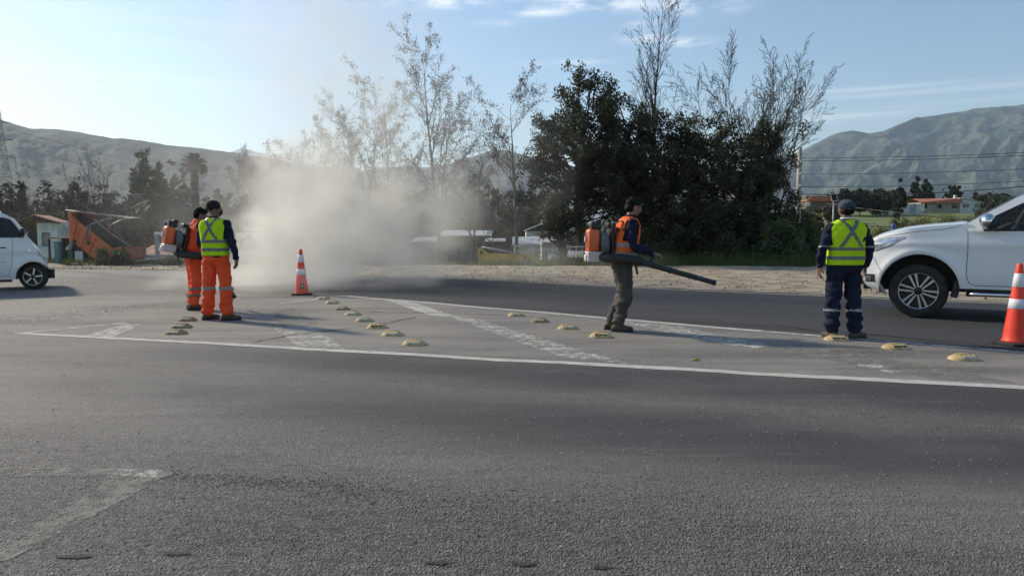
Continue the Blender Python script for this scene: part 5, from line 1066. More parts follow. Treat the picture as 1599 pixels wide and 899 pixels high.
# --- small van
S = dict(tail=-3.35, xn=.31, x0=-.12, W=.76, tuck=.2, lean=.10, zw=.5, zbelt=.98, zcrease=.86, taper=.16, axles=(0, -2.62), zax=.28, ra=.335, flare=.02, crown=.06, fb=.05, cab=(-.12, -3.3),
         sill=[(-3.35, .32), (-2.9, .27), (-.4, .235), (-.33, .24), (.2, .27), (.31, .27)],
         top=[(-3.35, 1.10), (-.30, 1.12), (-.13, 1.20), (-.09, 1.21), (.02, 1.12), (.11, 1.02), (.2, .90), (.25, .80), (.31, .68)],
         nose=[(.2, .19), (.27, .22), (.35, .235), (.5, .245), (.65, .24), (.8, .21), (.9, .165), (1.01, .095), (1.1, .04), (1.25, -.09)])
vn = Car(S); o_ = G(54, 451.5); S['zlow'] = 1.08
vt = vn.make('small_van', (o_[0], o_[1], 0), math.atan2(.557, .83), m_vanw, 'small white van with dark windows driving into view across the junction', 'van', .66)
cab(vn, 1.15, [(-3.1, 1.50), (-3.0, 1.60), (-.75, 1.60), (-.5, 1.585), (-.38, 1.545), (-.28, 1.40), (-.16, 1.19), (-.15, 1.16)], [(-3.34, 1.3), (-3.25, 1.72), (-2.8, 1.82), (-1.4, 1.82), (-.9, 1.775), (-.56, 1.70), (-.34, 1.57), (-.09, 1.215)], -.09, -3.34, .22, m_vanw, (-.09, -.52), [(-1.15, -1.05), (-2.2, -2.1)])
for ax in (0, -2.62):
    for sg in (1, -1):
        rows = [[(ax + .332 * math.cos(t_), sg * y_, .28 + .33 * math.sin(t_)) for y_ in (.755, .6, .4)] for t_ in np.linspace(-.1, math.pi + .1, 20)]
        vn.part(MB().grid(rows if sg < 0 else rows[::-1]).grid([[(ax + .332 * math.cos(t_) * k, sg * .41, .28 + .33 * math.sin(t_) * k) for k in (0, 1)] for t_ in np.linspace(0, math.pi, 12)]), 'arch_liner', m_blackp)
        vn.wheel(ax, sg, .283, .185, .17, m_alloy, 'five', 0 if ax else -18)
vn.part(MB().box((-1.3, 0, .33), (3.4, 1.2, .2)).box((-.55, -.6, .22), (.3, .2, .08)), 'chassis', m_blackp, smooth=False)
for sg in (1, -1):
    vn.line([(-.36, 1.14), (-.38, .75), (-.40, .52), (-.46, .33), (-1.05, .33), (-1.12, .42), (-1.12, 1.14)], sg, .007); vn.line([(-1.16, 1.13), (-1.16, .36), (-2.1, .36), (-2.16, 1.13)], sg, .007); vn.line([(-.5, .62), (-.62, .62), (-.66, .58), (-.66, .42), (-.56, .38)], sg, .006)
    vn.line([(.05, .80), (.16, .76), (.27, .68)], sg, .006); vn.line([(-.38, .30), (-2.25, .30)], sg, .006)
    vn.part(MB().tube([(-.62, sg * .745, .93), (-.60, sg * .775, .93), (-.50, sg * .775, .93), (-.48, sg * .745, .93)], .012, 8), 'door_handle', m_blackp)
    vn.part(MB().grid(vn.patch([-.075, -.03, .0], lambda u: .86, lambda u: .875, 1, .006, sg)).grid(vn.patch([-.06, -.02], lambda u: .895, lambda u: .91, 1, .006, sg)), 'badge', m_chrome)
    vn.part(MB().grid(vn.patch(dense(.17, .305, .02), lambda u: lerp(u, [(.17, .76), (.3, .56)]), lambda u: lerp(u, [(.17, .88), (.3, .70)]), 3, .005, sg)), 'headlight', m_lamp)
    mo = vn.part(MB().ell((-.17, sg * .86, 1.27), (.05, .10, .095), 16, 10).box((-.2, sg * .76, 1.2), (.07, .14, .05)), 'door_mirror', m_blackp)
vn.part(MB().box((.205, 0, .42), (.06, .7, .12)), 'grille', m_blackp, smooth=False, bevel=.02)
for sy in (-.35, .35): vn.part(MB().box((-.85, sy, .9), (.4, .42, .2)).box((-1.05, sy, 1.15), (.12, .42, .5)), 'seat', m_inter, smooth=False, bevel=.03)
vn.part(MB().box((-.3, 0, 1.05), (.3, 1.25, .14)), 'dashboard', m_inter, smooth=False, bevel=.03)

# ------------------------------------------------------------------ cones and road markers
m_cone = mat('cone_orange', (.85, .050, .022), (.92, .075, .035), scale=4, rough=.5, detail=8, trans=.12)
m_sleeve = mat('reflective_sleeve', (.62, .60, .62), (.78, .76, .78), scale=7, rough=.45)
m_sleeve_g = mat('grey_sleeve', (.40, .38, .38), (.55, .53, .53), scale=7, rough=.5)
def cone(px, py, h, lab, tilt=0, ms=m_sleeve, sticker=True):
    x, y = G(px, py); z = zroad(x, y) + .002; t = empty('traffic_cone', (x, y, z), R(12), label=lab, cat='cone', group='orange traffic cones'); k = h / .9
    rb = lambda zz_: (.135 - .105 * (zz_ - .03) / .87)
    pr = [(.145, .035), (.137, .05)] + [(rb(v), v) for v in np.linspace(.06, .87, 12)] + [(.026, .895), (.018, .90), (0.0, .90)]
    MB().lathe([(r * k, v * k) for r, v in pr], 32).build('cone_body', m_cone, t, smooth=True)
    for a, b_ in ((.64, .79), (.40, .51)): MB().lathe([((rb(a)) * k, a * k), ((rb(a) + .0035) * k, (a + .002) * k), ((rb(b_) + .0035) * k, (b_ - .002) * k), (rb(b_) * k, b_ * k)], 32).build('reflective_band', ms, t, smooth=True)
    o8 = [(-.19, -.15), (-.15, -.19), (.15, -.19), (.19, -.15), (.19, .15), (.15, .19), (-.15, .19), (-.19, .15)]
    MB().slab([(a * k, b_ * k) for a, b_ in o8], 0, .035 * k).build('base', m_rubber, t, bevel=.006)
    if sticker:
        rows = []
        for zz_ in (.13, .18, .23): rows.append([((rb(zz_) + .003) * k * math.cos(a), (rb(zz_) + .003) * k * math.sin(a), zz_ * k) for a in np.linspace(R(-95), R(-60), 5)])
        MB().grid(rows).build('sticker', m_blackp, t); rows = [[((rb(zz_) + .0045) * k * math.cos(a), (rb(zz_) + .0045) * k * math.sin(a), zz_ * k) for a in np.linspace(R(-84), R(-72), 3)] for zz_ in (.165, .195)]; MB().grid(rows).build('sticker_mark', m_sleeve_g, t)
cone(471, 460, .93, 'orange traffic cone standing alone in front of the dust cloud', ms=m_sleeve)
cone(1586, 537, .93, 'orange traffic cone cut by the frame edge in front of the pickup door', sticker=False)
# raised markers: three shapes of wear, then copies
m_mark = mat('marker_yellow', (.36, .27, .12), (.58, .45, .23), scale=9, rough=.7, bump=.004, bscale=30, detail=8)
m_markg = mat('marker_grime', (.18, .135, .07), (.38, .28, .13), scale=12, rough=.8, bump=.004, bscale=30, detail=8)
m_refl = mat('marker_reflector', (.50, .50, .46), (.70, .70, .66), scale=30, rough=.3)
def marker_meshes(seed):
    rng = random.Random(seed); a, b_ = .165, .13; n = 28; mb = MB(); prof = [(1.0, 0), (.99, .012), (.93, .028), (.80, .052), (.62, .070), (.40, .080), (.0, .083)]; vs = []
    for r, z in prof:
        for k in range(n):
            t_ = 2 * math.pi * k / n; ex = .75; x = a * r * math.copysign(abs(math.cos(t_)) ** ex, math.cos(t_)); y = b_ * r * math.copysign(abs(math.sin(t_)) ** ex, math.sin(t_)); vs.append((x, y, z * (1 + .04 * mnoise.noise(Vector((x * 25, y * 25, seed)))) ))
    mb.add(vs, [(i * n + k, i * n + (k + 1) % n, (i + 1) * n + (k + 1) % n, (i + 1) * n + k) for i in range(len(prof) - 1) for k in range(n)])
    ribs = MB()
    for x in (-.085, -.028, .03, .088): ribs.box((x, -.052, .058), (.014, .085, .03), M=Matrix.Rotation(R(24), 3, 'X') @ Matrix.Rotation(rng.uniform(-.06, .06), 3, 'Z'))
    ribs.box((0, -.012, .083), (.20, .03, .014)); mb.add(ribs.v, ribs.f)
    return mb
protos = []
for i in range(3):
    pm = marker_meshes(i); body = pm.mesh('marker_body'); body.materials.append(m_markg if i == 1 else m_mark); body.polygons.foreach_set('use_smooth', [True] * len(body.polygons))
    rf = MB().box((-.056, -.099, .050), (.044, .012, .026), M=Matrix.Rotation(R(-42), 3, 'X')).box((0, -.099, .050), (.044, .012, .026), M=Matrix.Rotation(R(-42), 3, 'X')).box((.058, -.099, .050), (.044, .012, .026), M=Matrix.Rotation(R(-42), 3, 'X')).mesh('reflector'); rf.materials.append(m_refl if i != 2 else m_dark)
    protos.append((body, rf))
SP = [((275, 521), 1, 'nearest of the three grimy yellow markers left of the man in the beanie'), ((283, 511), 1, 'middle of the three grimy yellow markers left of the man in the beanie'), ((293, 500), 1, 'farthest of the three grimy yellow markers, just left of the orange-trousered boots')]
o2 = ['first and farthest', 'second', 'third', 'fourth', 'fifth', 'sixth', 'seventh', 'eighth and nearest']
for i, p in enumerate(((505, 467), (519, 473.5), (534, 483), (551, 491.5), (569, 501), (589, 511.5), (613, 523), (647, 538))): SP.append((p, (0, 0, 1, 0, 0, 2, 0, 0)[i], 'yellow road marker, %s in the row running down from the cone' % o2[i]))
for p, v, l in (((806, 493), 0, 'yellow road marker farthest up the row beside the blower man, left of his boots'), ((843, 502), 1, 'darkest grimy road marker, second in the row left of the blower man'), ((887, 513), 0, 'third yellow road marker in the row left of the blower man'), ((938, 526), 2, 'yellow road marker nearest the boots of the blower man'),
                ((1306, 531), 2, 'yellow road marker touching the boots of the man in navy'), ((1398, 544), 2, 'yellow road marker with a dark end, between the man in navy and the cone'), ((1504, 561), 0, 'nearest and largest yellow road marker, in front of the cone at the frame edge')): SP.append((p, v, l))
for (px, py), v, lab in SP:
    x, y = G(px, py); sc_ = .86 if py > 508 else .78
    t = empty('road_marker', (x, y, zroad(x, y)), R(random.uniform(-8, 8)), label=lab, cat='road marker', group='raised yellow road markers on the painted island'); t.scale = (sc_, sc_, sc_ * random.uniform(.74, .86))
    for me_, nm in zip(protos[v], ('marker_body', 'reflector')): o = bpy.data.objects.new(nm, me_); COL.objects.link(o); o.parent = t
x, y = G(1086, 563); db = MB().box((0, 0, .015), (.10, .04, .03), M=Matrix.Rotation(R(20), 3, 'Z')).box((.03, .01, .03), (.05, .03, .02), M=Matrix.Rotation(R(-10), 3, 'Y')).box((-.05, -.005, .01), (.04, .03, .015)).build('debris_chunk', mat('yellow_chip', (.25, .17, .05), (.42, .32, .10), scale=30, rough=.8), bevel=.004, loc=(x, y, zroad(x, y))); db.scale = (.62, .62, .62); tag(db, 'small yellow broken chunk lying on the dusty island', 'debris')

# ------------------------------------------------------------------ people
m_skin = mat('skin', (.24, .12, .075), (.32, .17, .11), scale=8, rough=.6)
m_skin_d = mat('tan_skin', (.15, .075, .045), (.21, .11, .07), scale=8, rough=.6)
m_hair = mat('black_hair', (.006, .005, .005), (.013, .011, .010), scale=60, rough=.8, spec=.15, bump=.004, bscale=120)
m_navy = mat('navy_cloth', (.008, .011, .026), (.016, .021, .045), scale=5, rough=.9, bump=.003, bscale=60, spec=.2)
m_orcloth = mat('orange_cloth', (.80, .070, .014), (.90, .105, .025), scale=5, rough=.85, bump=.003, bscale=60, trans=.06)
m_orvest = mat('orange_vest_cloth', (.85, .13, .02), (.90, .18, .03), scale=5, rough=.85, bump=.003, bscale=60, trans=.15)
m_yelvest = mat('fluorescent_yellow_cloth', (.52, .80, .0), (.62, .88, .01), scale=4, rough=.85, bump=.003, bscale=50, trans=.2)
m_band = mat('grey_reflective_tape', (.11, .12, .12), (.16, .17, .17), scale=20, rough=.5)
m_bandl = mat('pale_reflective_tape', (.22, .23, .22), (.32, .32, .31), scale=20, rough=.5)
m_trous = mat('brown_grey_trousers', (.045, .038, .035), (.075, .065, .058), scale=5, rough=.9, bump=.003, bscale=60)
m_boot = mat('brown_boot', (.035, .025, .016), (.08, .058, .036), scale=12, rough=.7)
m_bootb = mat('black_boot', (.014, .013, .012), (.04, .035, .03), scale=12, rough=.7)
m_blue_cap = mat('slate_blue_cap', (.03, .04, .065), (.06, .075, .11), scale=8, rough=.9)
m_knit = mat('black_knit', (.006, .006, .007), (.014, .014, .015), scale=60, rough=.95, bump=.004, bscale=150)
def chain(mb, pts, rads, n=16, sq=(1, 1)):
    P = [Vector(p) for p in pts]; D0 = (P[0] - P[1]).normalized(); D1 = (P[-1] - P[-2]).normalized(); A = [P[0] + D0 * rads[0] * k for k in (.96, .7, .35)]; ra = [rads[0] * k for k in (.28, .71, .94)]
    Bq = [P[-1] + D1 * rads[-1] * k for k in (.35, .7, .96)]; rb = [rads[-1] * k for k in (.94, .71, .28)]
    Q, q_ = [P[0]], [rads[0]]
    for i in range(1, len(P)):
        for k in (.33, .67, 1): Q.append(P[i - 1].lerp(P[i], k)); q_.append(rads[i - 1] + (rads[i] - rads[i - 1]) * k)
    for _ in range(1):
        Q = [Q[0]] + [(Q[i - 1] + Q[i] * 2 + Q[i + 1]) / 4 for i in range(1, len(Q) - 1)] + [Q[-1]]
    mb.tube(A + Q + Bq, ra + q_ + rb, n)
def rings(mb, L_, n=28, ex=.8):                        # (z, cx, cy, rx, ry)
    vs = []
    for z, cx, cy, rx_, ry_ in L_:
        for k in range(n):
            t_ = 2 * math.pi * k / n; vs.append((cx + rx_ * math.copysign(abs(math.cos(t_)) ** ex, math.cos(t_)), cy + ry_ * math.copysign(abs(math.sin(t_)) ** ex, math.sin(t_)), z))
    m_ = len(L_); mb.add(vs, [(i * n + k, i * n + (k + 1) % n, (i + 1) * n + (k + 1) % n, (i + 1) * n + k) for i in range(m_ - 1) for k in range(n)] + [tuple(range(n - 1, -1, -1)), tuple(range((m_ - 1) * n, m_ * n))])
def fuse(mb, name, m, parent, vox=.012, it=4, fold=0, fs=(5, 5, 12), seed=0, foldfn=None):
    me = mb.mesh(name); o = bpy.data.objects.new('tmp', me); COL.objects.link(o); r = o.modifiers.new('r', 'REMESH'); r.mode = 'VOXEL'; r.voxel_size = vox; r.adaptivity = 0
    if it: s_ = o.modifiers.new('s', 'SMOOTH'); s_.factor = .5; s_.iterations = it
    dg = bpy.context.evaluated_depsgraph_get(); dg.update(); me2 = bpy.data.meshes.new_from_object(o.evaluated_get(dg)); bpy.data.objects.remove(o); bpy.data.meshes.remove(me); me2.name = name; me2.materials.clear()
    if fold:
        n = len(me2.vertices); co = np.empty(n * 3); no = np.empty(n * 3); me2.vertices.foreach_get('co', co); me2.vertices.foreach_get('normal', no); co = co.reshape(-1, 3); no = no.reshape(-1, 3)
        d = np.array([mnoise.noise(Vector((c[0] * fs[0] + seed, c[1] * fs[1] + c[2] * 2.5, c[2] * fs[2]))) + .5 * mnoise.noise(Vector((c[0] * fs[0] * 2.3 - c[2] * 6, c[1] * fs[1] * 2, c[2] * fs[2] * 1.7 + seed))) for c in co])
        k = fold if foldfn is None else fold * foldfn(co)
        co = co + no * (d * k)[:, None]; me2.vertices.foreach_set('co', co.ravel()); me2.update()
    return link(me2, name, m, parent, smooth=True)
def shell(src, name, m, parent, pred, off, thick=0):   # a band or garment piece lifted off the surface of another one
    me = src.data; n = len(me.vertices); co = np.empty(n * 3); no = np.empty(n * 3); me.vertices.foreach_get('co', co); me.vertices.foreach_get('normal', no); co = co.reshape(-1, 3); no = no.reshape(-1, 3)
    ok = pred(co, no); f = [tuple(p.vertices) for p in me.polygons if all(ok[v] for v in p.vertices)]
    if not f: return None
    used = sorted(set(v for q_ in f for v in q_)); mp = {v: i for i, v in enumerate(used)}; V = co[used] + no[used] * off
    me2 = bpy.data.meshes.new(name); me2.from_pydata(V.tolist(), [], [tuple(mp[v] for v in q_) for q_ in f]); o = link(me2, name, m, parent, smooth=True)
    if thick: s_ = o.modifiers.new('s', 'SOLIDIFY'); s_.thickness = thick; s_.offset = -1
    return o
def head(mb, c, yaw, pitch=0, k=1.0, hair=None, ears=True, nose=True):
    Rm = Matrix.Rotation(yaw, 3, 'Z') @ Matrix.Rotation(pitch, 3, 'X'); c = Vector(c)
    def e(p, r): mb.ell(c + Rm @ (Vector(p) * k), (r[0] * k, r[1] * k, r[2] * k), 20, 14, Rm)
    e((0, -.012, .02), (.074, .093, .088)); e((0, .02, -.045), (.058, .068, .062)); e((0, .052, -.082), (.030, .028, .022)); e((0, .075, .012), (.048, .02, .03))
    e((0, .094, -.018), (.013, .02, .022)); e((0, .104, -.03), (.017, .012, .011)); e((0, .083, -.058), (.026, .012, .007)); e((0, .080, -.068), (.022, .012, .007)); e((0, .082, .016), (.05, .012, .009))
    for s_ in (-1, 1): e((s_ * .077, -.005, -.012), (.010, .022, .032)); e((s_ * .036, .062, -.03), (.024, .024, .022))
    return Rm
def hand(mb, w_, d, palm_n, curl=.5, side=1, k=1.0):   # w_: wrist, d: direction of the hand, palm_n: way the palm faces
    w_, d, pn = Vector(w_), Vector(d).normalized(), Vector(palm_n).normalized(); pn = (pn - d * pn.dot(d)).normalized(); sd = d.cross(pn) * side
    M_ = Matrix((sd, d, pn)).transposed(); mb.ell(w_ + d * .045 * k, (.040 * k, .052 * k, .016 * k), 14, 10, M_)
    chain(mb, [w_ - d * .03, w_ + d * .02], [.027 * k, .026 * k], 10)
    for i, (o, l_) in enumerate(((.030, .066), (.010, .076), (-.011, .070), (-.031, .054))):
        p = w_ + d * .082 * k + sd * o * k; q_ = p; dd = d.copy(); P = [p - d * .02, p]
        for j in range(3): dd = (dd + pn * curl * (.35 + .3 * j)).normalized(); q_ = q_ + dd * l_ * k / 2.6; P.append(q_.copy())
        chain(mb, P, [.0095 * k, .0095 * k, .009 * k, .008 * k, .007 * k], 8)
    p = w_ + d * .02 * k + sd * .032 * k; chain(mb, [p, p + (sd * .8 + d * .6 + pn * .3).normalized() * .035 * k, p + (sd * .45 + d * .95 + pn * .5).normalized() * .07 * k], [.013 * k, .011 * k, .009 * k], 8)
def boot(mb, ank, yaw, k=1.0, roll=0):
    M_ = Matrix.Rotation(yaw, 3, 'Z'); a = Vector(ank)
    def e(p, r): mb.ell((a.x + (M_ @ Vector(p)).x, a.y + (M_ @ Vector(p)).y, p[2]), r, 16, 10, M_)
    e((0, -.03, .045), (.042, .062, .048)); e((0, .055, .042), (.045, .085, .045)); e((0, .135, .036), (.046, .062, .036)); chain(mb, [(a.x, a.y, .06), (a.x, a.y, .17)], [.050, .052], 14)
def sole(mb, ank, yaw):
    M_ = Matrix.Rotation(yaw, 3, 'Z'); o = []
    for i in range(20):
        t_ = 2 * math.pi * i / 20; y = .05 + .145 * math.sin(t_); x = .047 * math.cos(t_) * (1.1 if y > .05 else .92); q_ = M_ @ Vector((x, y, 0)); o.append((ank[0] + q_.x, ank[1] + q_.y))
    mb.slab(o, .0, .026)
def person(name, px, py, heading, label, J, C_):
    """J: joints in metres (x right, y ahead of the person); C_: clothes"""
    x, y = G(px, py); t = empty(name, (x, y, zroad(x, y)), heading, label=label, cat='person'); k = J.get('k', 1.0)
    V3 = Vector; hipz = .90; lean = J.get('lean', (0, 0)); L_ = lambda z: V3((lean[0] * max(0, z - .9), lean[1] * max(0, z - .9), 0))
    hl, hr = V3((-.095, 0, hipz)), V3((.095, 0, hipz)); kl, kr, al, ar = [V3(J[n_]) for n_ in ('kl', 'kr', 'al', 'ar')]
    sl, sr = V3((-.185, -.01, 1.395)) + L_(1.395), V3((.185, -.01, 1.395)) + L_(1.395); el_, er, wl_, wr = [V3(J[n_]) for n_ in ('el', 'er', 'wl', 'wr')]
    hc = V3((0, .02, 1.60)) + L_(1.6) + V3(J.get('hd', (0, 0, 0)))
    # body, one surface from head to ankles
    mb = MB(); Rm = head(mb, hc, J['yaw'], J.get('pitch', 0)); nk = V3((0, -.01, 1.42)) + L_(1.42)
    chain(mb, [nk, hc + V3((0, -.02, -.06))], [.058, .052], 16)
    rings(mb, [(.86, 0, 0, .14, .10), (.98, 0, 0, .13, .095), (1.1, L_(1.1).x, L_(1.1).y, .125, .09), (1.25, L_(1.25).x, L_(1.25).y, .14, .10), (1.38, L_(1.38).x, L_(1.38).y, .16, .085), (1.44, L_(1.44).x, L_(1.44).y, .09, .06)])
    for a, b_, c in ((hl, kl, al), (hr, kr, ar)): chain(mb, [a, b_, c], [.075, .052, .04])
    for a, b_, c in ((sl, el_, wl_), (sr, er, wr)): chain(mb, [a, b_, c], [.045, .036, .028], 12)
    for w_, e_, sd, nm in ((wl_, el_, -1, 'hl'), (wr, er, 1, 'hr')):
        d = V3(J.get(nm + 'd', (w_ - e_))); hand(mb, w_, d, J.get(nm + 'n', (-sd, .2, 0)), J.get('curl', .5), sd if nm == 'hr' else 1, 1.02)
    body = fuse(mb, 'body', C_.get('skin', m_skin), t, .0065, 2)
    # trousers
    mb = MB(); tr = C_.get('tr', (.098, .078, .070)); rings(mb, [(.80, 0, 0, .13, .10), (.88, 0, 0, .172, .128), (.97, 0, 0, .166, .12), (1.04, L_(1.04).x, L_(1.04).y, .158, .112)])
    for a, b_, c in ((hl, kl, al), (hr, kr, ar)):
        c2 = b_.lerp(c, .93); c2.z = max(c2.z, .135); chain(mb, [a + V3((0, 0, -.01)), b_, c2], [tr[0], tr[1], tr[2]], 20)
    trs = fuse(mb, 'trousers', C_['mtr'], t, .010, 3, .023, (5, 5, 14), seed=len(label), foldfn=lambda co: .45 + .9 * np.exp(-((co[:, 2] - .22) / .14) ** 2) + .7 * np.exp(-((co[:, 2] - .50) / .10) ** 2) + .4 * np.exp(-((co[:, 2] - .82) / .06) ** 2))
    # jacket
    mb = MB(); jr = C_.get('jr', 1.0); zb = C_.get('jhem', .93)
    rings(mb, [(zb, 0, 0, .165 * jr, .120 * jr), (zb + .06, L_(.99).x, L_(.99).y, .172 * jr, .126 * jr), (1.12, L_(1.12).x, L_(1.12).y, .175 * jr, .128 * jr), (1.25, L_(1.25).x, L_(1.25).y, .188 * jr, .134 * jr), (1.36, L_(1.36).x, L_(1.36).y - .005, .190 * jr, .118 * jr), (1.425, L_(1.42).x, L_(1.42).y - .01, .125, .085), (1.455, L_(1.455).x, L_(1.455).y - .01, .078, .07), (1.50, L_(1.5).x, L_(1.5).y - .005, .072, .068)])
    for a, b_, c in ((sl, el_, wl_), (sr, er, wr)): chain(mb, [a + V3((0, 0, -.01)), b_, b_.lerp(c, .94)], [.068, .056, .044], 16)
    jk = fuse(mb, 'jacket', C_['mj'], t, .010, 2, .024, (7, 7, 12), seed=3 + len(label))
    # boots
    for a, yw in ((al, J.get('fl', .15)), (ar, J.get('fr', -.15))):
        mb = MB(); boot(mb, a, yw); bo = fuse(mb, 'boot', C_['mb'], t, .009, 2, .003, (20, 20, 30)); mb = MB(); sole(mb, a, yw); mb.build('sole', m_rubber, bo, bevel=.004)
    for o in (body, jk, trs): pass
    return t, body, jk, trs, Rm, hc, L_
def hairpiece(t, hc, Rm, lo=-.03, seed=0):
    mb = MB(); mb.ell(hc + Rm @ Vector((0, -.022, .038)), (.085, .096, .088), 24, 16, Rm); mb.ell(hc + Rm @ Vector((0, -.052, -.012)), (.078, .06, .07), 20, 14, Rm); mb.ell(hc + Rm @ Vector((0, .045, .085)), (.058, .045, .032), 20, 14, Rm)
    return fuse(mb, 'hair', m_hair, t, .008, 1, .012, (30, 30, 30), seed=seed)
def band_z(o, z0, z1, m, t, off=.006, pred=None):
    for sg in (-1, 1): shell(o, 'reflective_band', m, t, lambda c, n: (c[:, 2] > z0) & (c[:, 2] < z1) & (c[:, 0] * sg > 0) & (pred(c, n) if pred else True), off)
def vest(t, L_, m, label_x=True, w_=1.0, hem=.90, mband=m_band, x_band=True, front=True, flare=1.0, seed=0):
    mb = MB(); fl = flare
    rings(mb, [(hem, 0, 0, .192 * w_ * fl, .150), (hem + .1, L_(hem + .1).x, L_(hem + .1).y, .192 * w_, .150), (1.12, L_(1.12).x, L_(1.12).y, .195 * w_, .150), (1.26, L_(1.26).x, L_(1.26).y, .208 * w_, .152), (1.37, L_(1.37).x, L_(1.37).y - .005, .222 * w_, .135), (1.425, L_(1.42).x, L_(1.42).y - .01, .205 * w_, .108), (1.46, L_(1.455).x, L_(1.455).y - .01, .12, .085), (1.485, L_(1.48).x, L_(1.48).y - .01, .088, .078)], 36, .78)
    src = fuse(mb, 'vest_source', m, t, .009, 2, .016, (7, 7, 5), seed=seed)
    def pv(c, n):
        lx = np.array([L_(z).x for z in (0.0,)])[0]
        ok = (c[:, 2] > hem + .012) & (c[:, 2] < 1.478); ax = np.abs(c[:, 0] - L_(1.3).x * ((c[:, 2] - .9) / .4))
        # arm openings and the V at the front
        arm = (ax > .178 * w_) & (c[:, 2] > 1.17) & (np.abs(c[:, 1] - L_(1.3).y * ((c[:, 2] - .9) / .4)) < .085)
        yy = c[:, 1] - L_(1.3).y * ((c[:, 2] - .9) / .4); vee = (yy > .02) & (ax < (c[:, 2] - 1.22) * .4); op = (yy > .05) & (ax < .012)
        return ok & ~arm & ~vee & ~op
    v = shell(src, 'vest', m, t, pv, .004, .006)
    c0 = lambda c: c[:, 0] - L_(1.3).x * ((c[:, 2] - .9) / .4); y0 = lambda c: c[:, 1] - L_(1.3).y * ((c[:, 2] - .9) / .4)
    for z0 in (hem + .075, hem + .19): shell(src, 'reflective_band', mband, t, lambda c, n: pv(c, n) & (c[:, 2] > z0) & (c[:, 2] < z0 + .052), .0085)
    if x_band:
        zc = 1.335; top = 1.46
        def X(c, n):
            u = c0(c); z = c[:, 2]; back = y0(c) < -.03; sl = .62; d1 = np.abs(u - (z - zc) * sl) ; d2 = np.abs(u + (z - zc) * sl); return pv(c, n) & back & (z > hem + .24) & ((d1 < .030) | (d2 < .030))
        shell(src, 'reflective_cross', mband, t, X, .0085)
        shell(src, 'reflective_band', mband, t, lambda c, n: pv(c, n) & (y0(c) > .03) & (np.abs(np.abs(c0(c)) - .10) < .026) & (c[:, 2] > hem + .24), .0085)
    me = src.data; bpy.data.objects.remove(src); return v

# D: man in navy with cap, back to us
J = dict(kl=(-.125, .02, .49), kr=(.12, .02, .49), al=(-.13, -.01, .09), ar=(.135, -.02, .09), el=(-.285, -.03, 1.13), er=(.29, -.02, 1.13), wl=(-.285, .05, .90), wr=(.275, .06, .90), yaw=R(-4), fl=.1, fr=-1.15, hld=(.05, .05, -1), hrd=(-.05, .05, -1), hln=(1, 0, 0), hrn=(-1, 0, 0), curl=.55)
t, body, jk, trs, Rm, hc, L_ = person('person', 1315, 528, R(2), 'man in navy workwear with a yellow vest and slate cap, back turned, beside the pickup', J, dict(skin=m_skin_d, mtr=m_navy, mj=m_navy, mb=m_boot, jhem=.88, jr=1.06, tr=(.105, .088, .082)))
t.scale = (1.03, 1.03, .965)
vest(t, L_, m_yelvest, w_=1.04, hem=.905, seed=1)
band_z(trs, .335, .375, m_bandl, t); band_z(jk, 1.135, 1.16, m_bandl, t, .006, lambda c, n: np.abs(c[:, 0]) > .215)
mb = MB(); mb.ell(hc + Vector((0, -.012, .055)), (.088, .103, .075), 24, 14); rings(mb, [(hc.z + .015, hc.x, hc.y - .012, .087, .102), (hc.z + .06, hc.x, hc.y - .012, .090, .105)], 28, 1.0); mb.ell(hc + Vector((0, .11, .03)), (.07, .075, .008), 20, 8, Matrix.Rotation(R(-12), 3, 'X')); cp = fuse(mb, 'cap', m_blue_cap, t, .0075, 2, .004, (20, 20, 20))
MB().tube([hc + Vector((.089 * math.sin(a), -.012 - .104 * math.cos(a), .022)) for a in np.linspace(-1.2, 1.2, 12)], .006, 6).build('cap_strap', m_navy, cp); MB().ell(hc + Vector((0, -.012, .131)), (.012, .012, .008), 10, 6).build('cap_button', m_navy, cp)
mb = MB(); mb.ell(hc + Vector((0, -.05, -.015)), (.074, .055, .055), 18, 12); fuse(mb, 'hair', m_hair, t, .008, 1, .008, (40, 40, 40))
MB().tube([(.07 * math.sin(a), -.015 - .074 * math.cos(a), 1.495) for a in np.linspace(-1.6, 1.6, 14)], .012, 8).build('collar', m_white, t, smooth=True)

# B: beanie, yellow vest, orange trousers
J = dict(kl=(-.135, .03, .48), kr=(.13, .03, .48), al=(-.155, .0, .09), ar=(.15, .0, .09), el=(-.25, .0, 1.15), er=(.265, -.01, 1.12), wl=(-.22, .15, .95), wr=(.30, .03, .90), yaw=R(-55), fl=-.5, fr=-1.2, hld=(0, .3, -1), hrd=(.0, .0, -1), hln=(1, 0, 0), hrn=(-1, .1, 0), curl=.6, lean=(.0, -.02))
t, body, jk, trs, Rm, hc, L_ = person('person', 340, 499, R(-8), 'man in a black beanie, yellow vest and orange trousers, back turned, nearest the dust cloud', J, dict(skin=m_skin_d, mtr=m_orcloth, mj=m_navy, mb=m_boot, jr=1.02, tr=(.104, .09, .086)))
t.scale = (1.0, 1.0, 1.005)
vest(t, L_, m_yelvest, w_=1.0, hem=.925, seed=5)
band_z(trs, .435, .49, m_bandl, t)
mb = MB(); mb.ell(hc + Rm @ Vector((0, -.018, .055)), (.087, .102, .082), 24, 14, Rm); mb.ell(hc + Rm @ Vector((0, -.024, .02)), (.089, .103, .045), 24, 12, Rm); bn = fuse(mb, 'beanie', m_knit, t, .008, 2, .003, (50, 50, 10))
mb = MB(); mb.ell(hc + Rm @ Vector((0, .068, -.045)), (.052, .042, .042), 16, 12, Rm); fuse(mb, 'face_mask', m_knit, t, .007, 1)
